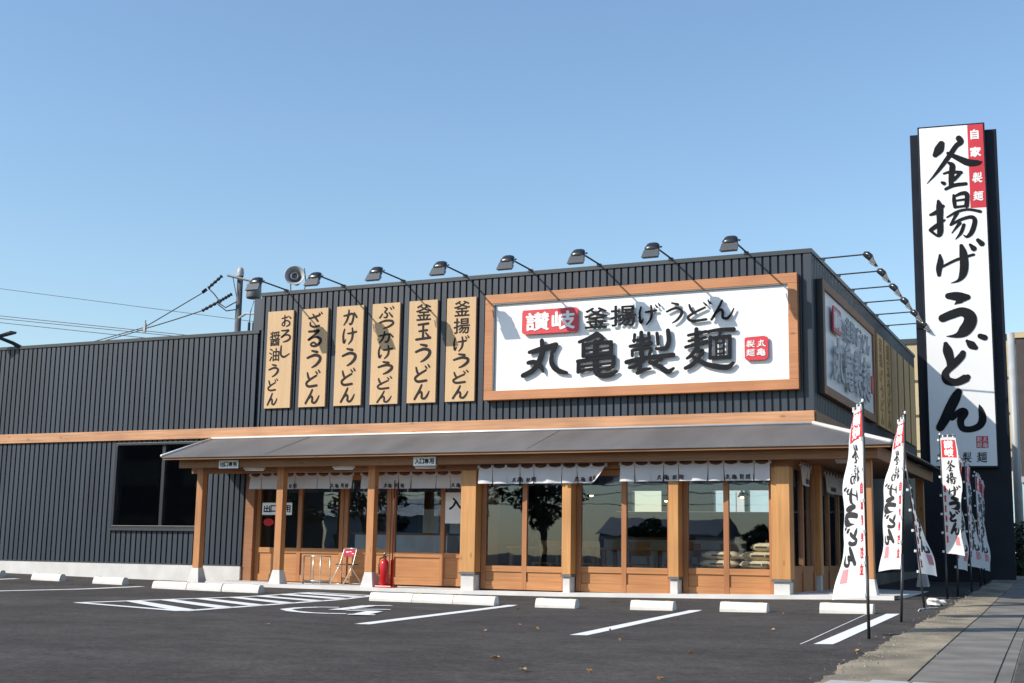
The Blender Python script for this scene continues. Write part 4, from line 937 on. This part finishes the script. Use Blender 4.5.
# ------------------------------------------------------------------ wheel stops
def wheel_stop(w, x, y, rz, label):
    e = empty('wheel_stop', (x, y, gz(x, y)), rz, label, 'wheel stop', 'white concrete wheel stops')
    b = MB(); prof = [(-.085, -.03), (-.085, .035), (-.06, .105), (-.035, .125), (.035, .125), (.06, .105), (.085, .035), (.085, -.03)]
    b.prism([(-w/2, y_, z_) for y_, z_ in prof], (w, 0, 0)); b.build('block', M['stopmat'], e, bevel=.006)
    for s_ in (-1, 1): part('reflector', M['reflector'], e, (s_*w*.36-.035, s_*w*.36+.035, -.03, .0, .1255, .131))
    return e
stops = [(.60, -2.79, -3.80, 0, 'wheel stop in front of the first glazed bay right of the entrance'), (.60, -1.40, -3.78, .0, 'wheel stop in front of the middle glazed bay'),
 (.62, -.14, -3.82, 0, 'wheel stop in front of the corner bay with the sacks'), (.66, 1.17, -3.80, 0, 'wheel stop at the street corner beside the nearest flag'),
 (.72, -5.43, -3.75, 0, 'leftmost of three touching wheel stops in front of the entrance'), (.66, -4.73, -3.76, 0, 'middle of three touching wheel stops in front of the entrance'), (.66, -4.06, -3.77, 0, 'rightmost of three touching wheel stops, below the large entrance pillar'),
 (.76, -10.36, -2.70, R(-3), 'leftmost of three touching wheel stops beside the hatched aisle'), (.74, -9.60, -2.74, R(-3), 'middle of three touching wheel stops beside the hatched aisle'), (.76, -8.83, -2.78, R(-3), 'rightmost of three touching wheel stops, at the hatched aisle corner'),
 (.72, -12.15, -2.2, R(-3), 'single wheel stop under the dark window'), (.74, -13.86, -1.95, R(-3), 'single wheel stop before the siding left of the dark window'), (.74, -15.72, -1.6, R(-3), 'wheel stop cut off by the left edge of the photo')]
for s_ in stops: wheel_stop(*s_)

# ------------------------------------------------------------------ things by the doors
SZ = lambda x: gz(x, -1.1)+.063
e = empty('folding_chair', (-8.30, -.44, SZ(-8.3)), R(-12), 'folding chair with a red backrest standing beside the exit door', 'chair'); e.scale = (.86, .86, .84)
b = MB()
for s_ in (-.19, .19):
    b.tube([(s_, -.30, 0), (s_, -.02, .42), (s_*.95, .09, .74), (s_*.9, .10, .775)], .011, 8)
    b.tube([(s_*.93, .30, 0), (s_*.93, -.10, .43)], .011, 8)
b.tube([(-.171, .10, .775), (.171, .10, .775)], .011, 8); b.tube([(-.177, .28, .03), (.177, .28, .03)], .009, 8); b.tube([(-.19, -.28, .03), (.19, -.28, .03)], .009, 8)
b.build('frame', M['steel'], e, True)
part('seat', M['seat'], e, (-.18, .18, -.16, .17, .425, .45), bevel=.01)
bk = part('backrest', M['chairred'], e, (-.165, .165, .075, .092, .60, .755), bevel=.006)
bb = MB(); bb.box(-.11, -.03, .0725, .0745, .69, .71); bb.box(-.01, .05, .0725, .0745, .70, .715); bb.box(.06, .12, .0725, .0745, .66, .675); bb.build('marking', M['whitepaint'], bk)
e = empty('tube_stand', (-8.93, -.45, SZ(-8.9)), R(-8), 'low empty stand of silver tubes left of the folding chair', 'stand')
b = MB()
for x in (-.2, .2):
    for y in (-.13, .13): b.tube([(x, y, 0), (x, y, .50)], .012, 8)
for z in (.50, .06):
    b.tube([(-.2, -.13, z), (.2, -.13, z), (.2, .13, z), (-.2, .13, z), (-.2, -.13, z)], .011, 8)
b.tube([(-.03, -.13, .06), (-.03, -.13, .5)], .008, 8)
b.build('frame', M['steel'], e, True); part('tray', M['lightgrey'], e, (-.18, .18, -.11, .11, .03, .05))
ex, ey = -7.2, -.93
e = empty('extinguisher_stand', (ex, ey, SZ(ex)), 0, 'red extinguisher stand with a tall thin maroon rod beside the second canopy post', 'stand')
b = MB(); b.box(-.15, .17, -.12, .12, 0, .03); b.box(.03, .09, .09, .12, .03, .48); b.build('base', M['redgloss'], e, bevel=.008)
MB().tube([(.06, .105, .45), (.06, .105, 1.85)], .010, 8).build('rod', M['maroon'], e, True)
e = empty('fire_extinguisher', (ex-.03, ey-.01, SZ(ex)+.031), 0, 'red fire extinguisher standing on the red base', 'extinguisher')
MB().lathe([(.0, 0), (.07, 0), (.078, .012), (.078, .36), (.07, .40), (.045, .435), (.03, .445), (.03, .46), (.0, .46)], 24).build('cylinder', M['redgloss'], e, True)
v = MB(); v.box(-.025, .025, -.02, .02, .461, .50); v.box(-.02, .10, -.012, .012, .50, .515); v.prism([(-.02, -.012, .517), (.09, -.012, .545), (.09, -.012, .555), (-.02, -.012, .53)], (0, .024, 0)); v.build('valve', M['black'], e)
MB().tube([(-.025, 0, .48), (-.09, 0, .46), (-.105, -.01, .35), (-.09, -.02, .2)], .012, 8).build('hose', M['black'], e, True)
MB().lathe([(.0, .53), (.02, .53), (.022, .55), (.012, .565), (.0, .566)], 12).build('gauge', M['brass'], e, True)

# sacks of flour behind the last bay
def sack(x, y, z, rz, w, label):
    e = empty('flour_sack', (x, y, z), rz, label, 'sack', 'paper sacks stacked behind the glass')
    b = MB(); n, m_ = 14, 10
    for j in range(m_+1):
        t = -1+2*j/m_
        for k in range(n):
            a = 2*math.pi*k/n; c, s_ = math.cos(a), math.sin(a)
            ww = (w/2)*(1-.06*abs(t)**4); fl_ = (1-abs(t)**5)**.6 if abs(t) < 1 else 0
            yy = .16*math.copysign(abs(c)**.7, c)*(.75+.25*fl_); zz = .07*math.copysign(abs(s_)**.8, s_)*max(fl_, .12)
            b.v.append((t*w/2, yy, .07+zz+.006*math.sin(9*t+3*k)))
    for j in range(m_):
        for k in range(n): b.f.append((j*n+k, j*n+(k+1) % n, (j+1)*n+(k+1) % n, (j+1)*n+k))
    b.f.append(tuple(range(n))); b.f.append(tuple(range(m_*n, m_*n+n)))
    b.build('bag', M['sack'], e, True)
    bb = MB(); bb.box(-.12, .08, -.163, -.160, .06, .085); bb.box(.1, .2, -.163, -.160, .05, .09); bb.build('print', M['boardside'], e)
    return e
part('display_bench', M['beam'], B, (-1.88, -.46, -.62, -.05, .40, .44), (-1.88, -.46, -.60, -.56, .03, .399))
sack(-1.42, -.40, .441, R(2), .62, 'lower paper sack of the left pile behind the corner bay glass'); sack(-1.40, -.38, .575, R(-2), .60, 'upper paper sack of the left pile behind the corner bay glass')
sack(-.80, -.40, .441, R(-3), .56, 'bottom paper sack of the right pile next to the corner pillar'); sack(-.78, -.38, .575, R(6), .58, 'middle paper sack of the right pile next to the corner pillar'); sack(-.70, -.36, .71, R(-4), .42, 'topmost paper sack of the right pile next to the corner pillar')

# loose grit and crumbled concrete along the sidewalk edge
rg = random.Random(11); b = MB()
for i in range(650):
    y = rg.uniform(-13, 6); u = abs(rg.gauss(0, .16)); x = swx(y)+(u if rg.random() < .75 else -u*.8); s_ = rg.uniform(.004, .012)*(1.6 if rg.random() < .06 else 1)
    z = (swz(y) if x > swx(y) else gz(x, y))+s_*.3
    pts = [Vector((x+s_*math.cos(a)*rg.uniform(.6, 1.2), y+s_*math.sin(a)*rg.uniform(.6, 1.2), z-s_*.3)) for a in (0, 1.3, 2.6, 3.9, 5.1)]
    b.add(pts+[Vector((x, y, z+s_*.6))], [(0, 1, 5), (1, 2, 5), (2, 3, 5), (3, 4, 5), (4, 0, 5)])
tag(b.build('grit', M['gritmat']), 'loose pale grit scattered along the sidewalk edge', 'grit', kind='stuff')

# ------------------------------------------------------------------ litter and leaves on the lot
for i, (x, y) in enumerate([(1.17,-7.745),(2.409,-10.117),(-1.232,-8.495),(-.812,-9.003),(-2.906,-4.853),(-.188,-8.696),(.434,-10.125),(-1.074,-9.633),(.369,-12.453),(.903,-13.172),(1.301,-13.052),(1.811,-13.229),(1.362,-11.157),(.5,-4.4),(-.3,-6.2),(-3.1,-10.2)]):
    big = i in (0, 1, 8, 9)
    s_ = .042 if big else .022
    b = MB(); pts = [(-1, 0), (-.4, .45), (.3, .5), (1, .05), (.35, -.42), (-.45, -.4)]
    for px_, py_ in pts: b.v.append((px_*s_, py_*s_, .012+random.uniform(0, .022)))
    b.v.append((0, 0, .008)); b.f = [(k, (k+1) % 6, 6) for k in range(6)]
    o = b.build('fallen_leaf', M['dryleaf']); o.location = (x, y, gz(x, y)); o.rotation_euler = (0, 0, random.uniform(0, 6))
    so = o.modifiers.new('thickness', 'SOLIDIFY'); so.thickness = .002
    tag(o, 'small dry brown leaf lying on the dark asphalt', 'leaf', 'dry leaves on the parking lot')
e = empty('litter_bag', (2.02, -2.2, gz(2.02, -2.2)), .4, 'crumpled white plastic bag on the asphalt by the second flag', 'bag')
b = MB()
for cx, cy, sz in ((0, 0, .09), (.13, .03, .06)):
    o = len(b.v)
    for j in range(7):
        for k in range(9):
            a = 2*math.pi*k/9; t = math.pi*j/6; r_ = sz*(1+random.uniform(-.3, .3))
            b.v.append((cx+r_*math.sin(t)*math.cos(a), cy+r_*math.sin(t)*math.sin(a), .05+r_*.6*math.cos(t)))
    for j in range(6):
        for k in range(9): b.f.append((o+j*9+k, o+j*9+(k+1) % 9, o+(j+1)*9+(k+1) % 9, o+(j+1)*9+k))
b.build('crumpled_film', M['litter'], e)
o = MB().tube([(1.97, -3.3, gz(1.97, -3.3)+.01), (1.95, -3.0, gz(1.9, -3)+.012), (2.05, -2.75, gz(2, -2.7)+.012), (2.12, -2.6, gz(2, -2.6)+.01)], .008, 6).build('rope', M['litter'])
tag(o, 'pale thin rope lying between the second and third flag poles', 'rope')

# ------------------------------------------------------------------ utility pole and cables at the back left
U = empty('utility_pole', (-30.1, 25, 0), 0, 'grey concrete utility pole with crossarm and transformer behind the low roof', 'utility pole')
MB().tube([(0, 0, -.2), (0, 0, 12.7)], [.19, .125], 14).build('shaft', M['poleconc'], U, True)
MB().lathe([(.15, 12.45), (.16, 12.6), (.13, 12.78), (.05, 12.86), (0, 12.87)], 14).build('cap', M['lightgrey'], U, True)
MB().tube([(-.45, -.3, 12.46), (1.25, -.3, 12.0)], .06, 6).build('crossarm', M['grey'], U)
MB().tube([(-.2, -.25, 12.35), (.0, -.2, 11.5)], .02, 6).build('brace', M['grey'], U)
a = MB(); a.tube([(.1, -.1, 10.55), (.5, -.15, 10.72), (1.2, -.2, 10.66)], .05, 6); a.build('fuse_arm', M['lightgrey'], U)
tr = MB().lathe([(0, 0), (.30, 0), (.32, .05), (.32, .6), (.28, .66), (.0, .7)], 20, Matrix.Translation((.84, -.1, 11.38))).build('transformer', M['grey'], U, True)
b = MB(); b.lathe([(.03, .65), (.06, .7), (.04, .75), (.06, .8), (.03, .9)], 8, Matrix.Translation((.7, -.1, 11.38))).build('bushing', M['lightgrey'], tr, True)
for x, z in ((.75, 10.3), (.98, 10.28), (1.22, 10.25)):
    b = MB(); b.tube([(x, -.2, z), (x, -.2, z-1.0)], .06, 8); b.tube([(x, -.2, z), (x+.05, -.2, z+.5), (x+.2, -.2, z+.95)], .02, 6); b.build('cutout_fuse', M['black'], U)
def insul(p, q, name='strain_insulator'):
    b = MB(); p, q = Vector(p), Vector(q); n = 8
    b.tube([p.lerp(q, i/n) for i in range(n+1)], [.04 if i % 2 else .085 for i in range(n+1)], 8)
    b.build(name, M['black'], U)
insul((-.62, -.5, 12.4), (-1.3, -.5, 11.93)); insul((-1.42, -.5, 11.86), (-1.6, -.5, 11.75))
insul((-.05, -.5, 11.55), (-.62, -.5, 11.3)); insul((-.72, -.5, 11.26), (-1.55, -.5, 10.93))
for pts in ([(-1.3, -.5, 11.9), (-.95, -.5, 11.6), (-.6, -.5, 11.2)], [(-.7, -.5, 11.2), (-.4, -.4, 11.0), (-.05, -.1, 11.3)], [(-.75, -.5, 11.15), (-.35, -.4, 10.85), (.0, -.1, 10.95)]):
    MB().tube(pts, .028, 6).build('jumper_wire', M['wire'], U)
def cable(p, q, sag, r, label, name='power_line'):
    p, q = Vector(p), Vector(q); n = 24; pts = []
    for i in range(n+1):
        t = i/n; c = p.lerp(q, t); c.z -= sag*4*t*(1-t); pts.append(c)
    o = MB().tube(pts, r, 6).build(name, M['wire']); tag(o, label, 'cable', 'overhead cables')
px_, pz_ = -30.1, 0
cable((-31.7, 24.5, 11.73), (-34.82, 24.5, 10.37), .0, .024, 'upper cable from the pole insulators down to the small clamp')
cable((-31.65, 24.5, 10.93), (-34.81, 24.5, 10.30), .02, .026, 'lower cable from the pole insulators down to the small clamp')
cable((-34.84, 24.5, 10.36), (-59.76, 24.5, 6.09), .0, .022, 'upper cable running on from the clamp behind the low roof')
cable((-34.84, 24.5, 10.27), (-61.16, 24.5, 5.58), .0, .022, 'lower cable running on from the clamp behind the low roof')
e = empty('cable_clamp', (-34.82, 24.5, 10.33), 0, 'small pale clamp where the two pole cables meet left of the pole', 'clamp')
MB().box(-.06, .06, -.05, .05, -.2, .22).build('body', M['lightgrey'], e, bevel=.01); MB().tube([(0, 0, .2), (.03, 0, .36)], .02, 6).build('pin', M['black'], e)
cable((-82.75, 28.0, 19.595), (-11.0, 28.0, 7.59), .0, .015, 'thin faint topmost cable crossing the sky at the left')
cable((-79.0, 28.0, 16.7), (-16.0, 28.0, 7.95), .05, .019, 'upper one of two close cables crossing the sky left of the pole')
cable((-79.0, 28.0, 16.475), (-16.0, 28.0, 7.9), .05, .019, 'lower one of two close cables crossing the sky left of the pole')
cable((-73.0, 28.0, 15.51), (-24.0, 28.0, 8.72), .05, .019, 'lowest cable crossing the sky just above the low roof')

# ------------------------------------------------------------------ neighbours behind the pylon
N1 = empty('beige_building', (-3, 30, 0), 0, 'beige flat-topped building with dark panel seams behind the pylon sign', 'building')
part('wall', M['beige'], N1, (-9, 4.25, 0, 18, 4.4, 8.75)); part('roof_edge', M['cap'], N1, (-9.06, 4.31, -.06, 18.06, 8.751, 8.95))
for z in (4.62, 5.95, 7.27): part('panel_seam', M['seam'], N1, (-9.02, 4.27, -.02, -.001, z, z+.09))
part('lower_wall', M['offwhite'], N1, (-9, 4.25, .05, 18, -.2, 4.39)); part('shop_band', M['darkbrown'], N1, (-9.0, 4.25, -.02, .049, 3.95, 4.39))
for i in range(5): part('shop_window', M['cyan'], N1, (-8.6+2.6*i, -6.3+2.6*i, .02, .049, .8, 3.2))
N2 = empty('brown_building', (1.50, 27, 0), 0, 'dark brown building cut off by the right edge of the photo', 'building')
part('wall', M['darkbrown'], N2, (0, 12, 0, 2.9, 3.5, 8.3)); part('roof_edge', M['beige'], N2, (-.05, 12.05, -.05, 2.95, 8.301, 8.5)); part('lower_wall', M['cyan'], N2, (.0, 12, .05, 2.9, -.2, 3.3)); part('trim', M['lightgrey'], N2, (-.03, 12, -.04, 2.93, 3.301, 3.499))
e = empty('grey_pole', (2.15, 14, .2), 0, 'plain grey pole standing between the pylon and the brown building', 'pole')
MB().tube([(0, 0, -.3), (0, 0, 6.15)], [.10, .09], 12).build('shaft', M['lightgrey'], e, True); MB().tube([(0, 0, -.3), (0, 0, .5)], .125, 12).build('sleeve', M['grey'], e, True)
e = empty('blue_bin', (1.2, 20, .3), 0, 'small blue box seen between the flags below the pylon', 'box')
MB().frustum(-.3, .3, -.25, .25, 1.5, -.33, .33, -.28, .28, 2.2).build('box', M['blue'], e, bevel=.02); part('stand', M['grey'], e, (-.04, .04, -.04, .04, -.3, 1.5))
def leaf_cloud(name, m, clumps, n, size, parent=None, seed=1):
    rnd = random.Random(seed); b = MB()
    for i in range(n):
        c, r_ = clumps[rnd.randrange(len(clumps))]
        while True:
            p = Vector((rnd.uniform(-1, 1), rnd.uniform(-1, 1), rnd.uniform(-1, 1)))
            if p.length < 1: break
        p = p.normalized()*(p.length**.5)
        p = Vector(c)+Vector((p.x*r_[0], p.y*r_[1], p.z*r_[2]))
        a = Vector((rnd.gauss(0, 1), rnd.gauss(0, 1), rnd.gauss(0, .6))).normalized(); d = a.cross(Vector((rnd.gauss(0, 1), rnd.gauss(0, 1), rnd.gauss(0, 1)))).normalized()
        s_ = size*rnd.uniform(.6, 1.4)
        b.add([p-a*s_, p+d*s_*.5, p+a*s_, p-d*s_*.5], [(0, 1, 2, 3)])
    return b.build(name, m, parent, fix=False)
def hedge(x0, x1, y, h, z, label):
    e = empty('hedge', (0, 0, 0), 0, label, 'hedge')
    cl = []; x = x0
    while x < x1: cl.append(((x, y, z+h*.45+random.uniform(-.05, .05)), (.45, .42, h*.5*random.uniform(.9, 1.15)))); x += .4
    leaf_cloud('foliage', M['hedge'], cl, 3600, .075, e, 5)
    core = MB(); x = x0
    while x < x1: core.tube([(x, y, z), (x+random.uniform(-.1, .1), y, z+h*.7)], .03, 5); x += .5
    core.build('stems', M['bark'], e)
hedge(.2, 3.6, 13.4, 1.35, .25, 'low dark green hedge beyond the flags at the foot of the pylon')
hedge(2.3, 4.2, 19.5, 1.5, .3, 'second dark hedge farther along the sidewalk')
# dark annex wall below the side canopy
e = empty('boundary_wall', (0, 12.6, 0), 0, 'low dark block wall behind the flags past the building corner', 'wall')
part('blocks', M['darkbrown'], e, (-.6, 1.6, 0, .15, -.2, 1.5)); part('coping', M['cap'], e, (-.62, 1.62, -.02, .17, 1.501, 1.56))

# ------------------------------------------------------------------ what the panes mirror: across the street, behind the camera
def tree(loc, h, seed, label, m='leaf', n=3200, sp=1.0):
    rnd = random.Random(seed)
    e = empty('street_tree', loc, rnd.uniform(0, 6), label, 'tree', 'trees across the street')
    t_ = MB(); th = h*.42; t_.tube([(0, 0, -.2), (.05, .03, th*.5), (.0, .1, th)], [.16, .12, .09], 9)
    cl = []
    for i in range(11):
        a = rnd.uniform(0, 6.28); r_ = rnd.uniform(.3, 1.25)*h*.26*sp; z = rnd.uniform(.38, .93)*h
        c = (r_*math.cos(a), r_*math.sin(a), z); t_.tube([(0, .06, th*rnd.uniform(.6, 1)), (c[0]*.5, c[1]*.5, (th+z)/2), c], [.06, .04, .015], 6)
        cl.append((c, (h*.15*rnd.uniform(.7, 1.3)*sp, h*.15*rnd.uniform(.7, 1.3)*sp, h*.11*rnd.uniform(.7, 1.3))))
    t_.build('trunk', M['bark'], e, True); leaf_cloud('crown', M[m], cl, n, .13, e, seed)
for i, (x, y, h, lb, sp) in enumerate([(-22.5, -43, 5.6, 'bushy tree across the street, mirrored in the first glazed bay', 1.0), (-26.5, -42, 6.0, 'leaning tree across the street, mirrored by the entrance pillar', 1.0), (-32.5, -40, 5.6, 'round tree across the street, mirrored in the entrance door', 1.1),
      (-38.5, -40, 6.2, 'wide tree across the street, mirrored in the exit side glazing', 1.2), (-43, -42, 5.0, 'small tree across the street, mirrored at the left end of the glazing', 1.0), (-17.0, -45, 2.6, 'low shrub-like tree across the street, mirrored in the middle bay', 1.4), (-11.5, -46, 2.3, 'smallest shrub-like tree across the street, mirrored in the corner bay', 1.3)]):
    tree((x, y, -.1), h, 20+i, lb, 'leaf' if i % 2 else 'leaf2', 3000, sp)
def house(loc, w, d, h, rh, label, m='offwhite'):
    e = empty('house_across', loc, 0, label, 'house')
    part('wall', M[m], e, (-w/2, w/2, -d/2, d/2, -.2, h))
    MB().prism([(-w/2-.4, -d/2-.4, h), (-w/2-.4, d/2+.4, h), (-w/2-.4, 0, h+rh)], (w+.8, 0, 0)).build('roof', M['tileroof'], e)
    for i in range(3): part('window', M['winblack'], e, (-w/2+1+i*w/3.2, -w/2+2.2+i*w/3.2, d/2+.01, d/2+.05, 1, 2.3))
house((-14, -95, 0), 12, 8, 2.3, 1.4, 'pale house with a grey gable roof far across the street')
house((-34, -100, 0), 11, 8, 2.6, 1.5, 'pale low house across the street behind the trees')
house((-62, -96, 0), 13, 8, 4.0, 1.8, 'pale house across the street at the far left')
for k, (za, zb) in enumerate(((5.6, 5.3), (4.9, 4.7), (4.2, 4.05))): cable((-60, -64, za), (20, -60, zb), .25, .03, ('highest', 'middle', 'lowest')[k] + ' of three cables strung across the street, mirrored in the glass')
e = empty('apartment_block_across', (-58, -48, 0), R(-12), 'dark shaded flat block across the street, mirrored in the window of the siding', 'building')
part('wall', M['darkbrown'], e, (-14, 14, -5, 5, -.2, 8.5)); part('roof_edge', M['cap'], e, (-14.1, 14.1, -5.1, 5.1, 8.501, 8.8))
for i in range(6): part('window', M['winblack'], e, (-12.5+4.2*i, -10+4.2*i, 5.001, 5.04, 1.0, 2.6)); part('window', M['winblack'], e, (-12.5+4.2*i, -10+4.2*i, 5.001, 5.04, 4.4, 6.0))
bpy.context.view_layer.update()
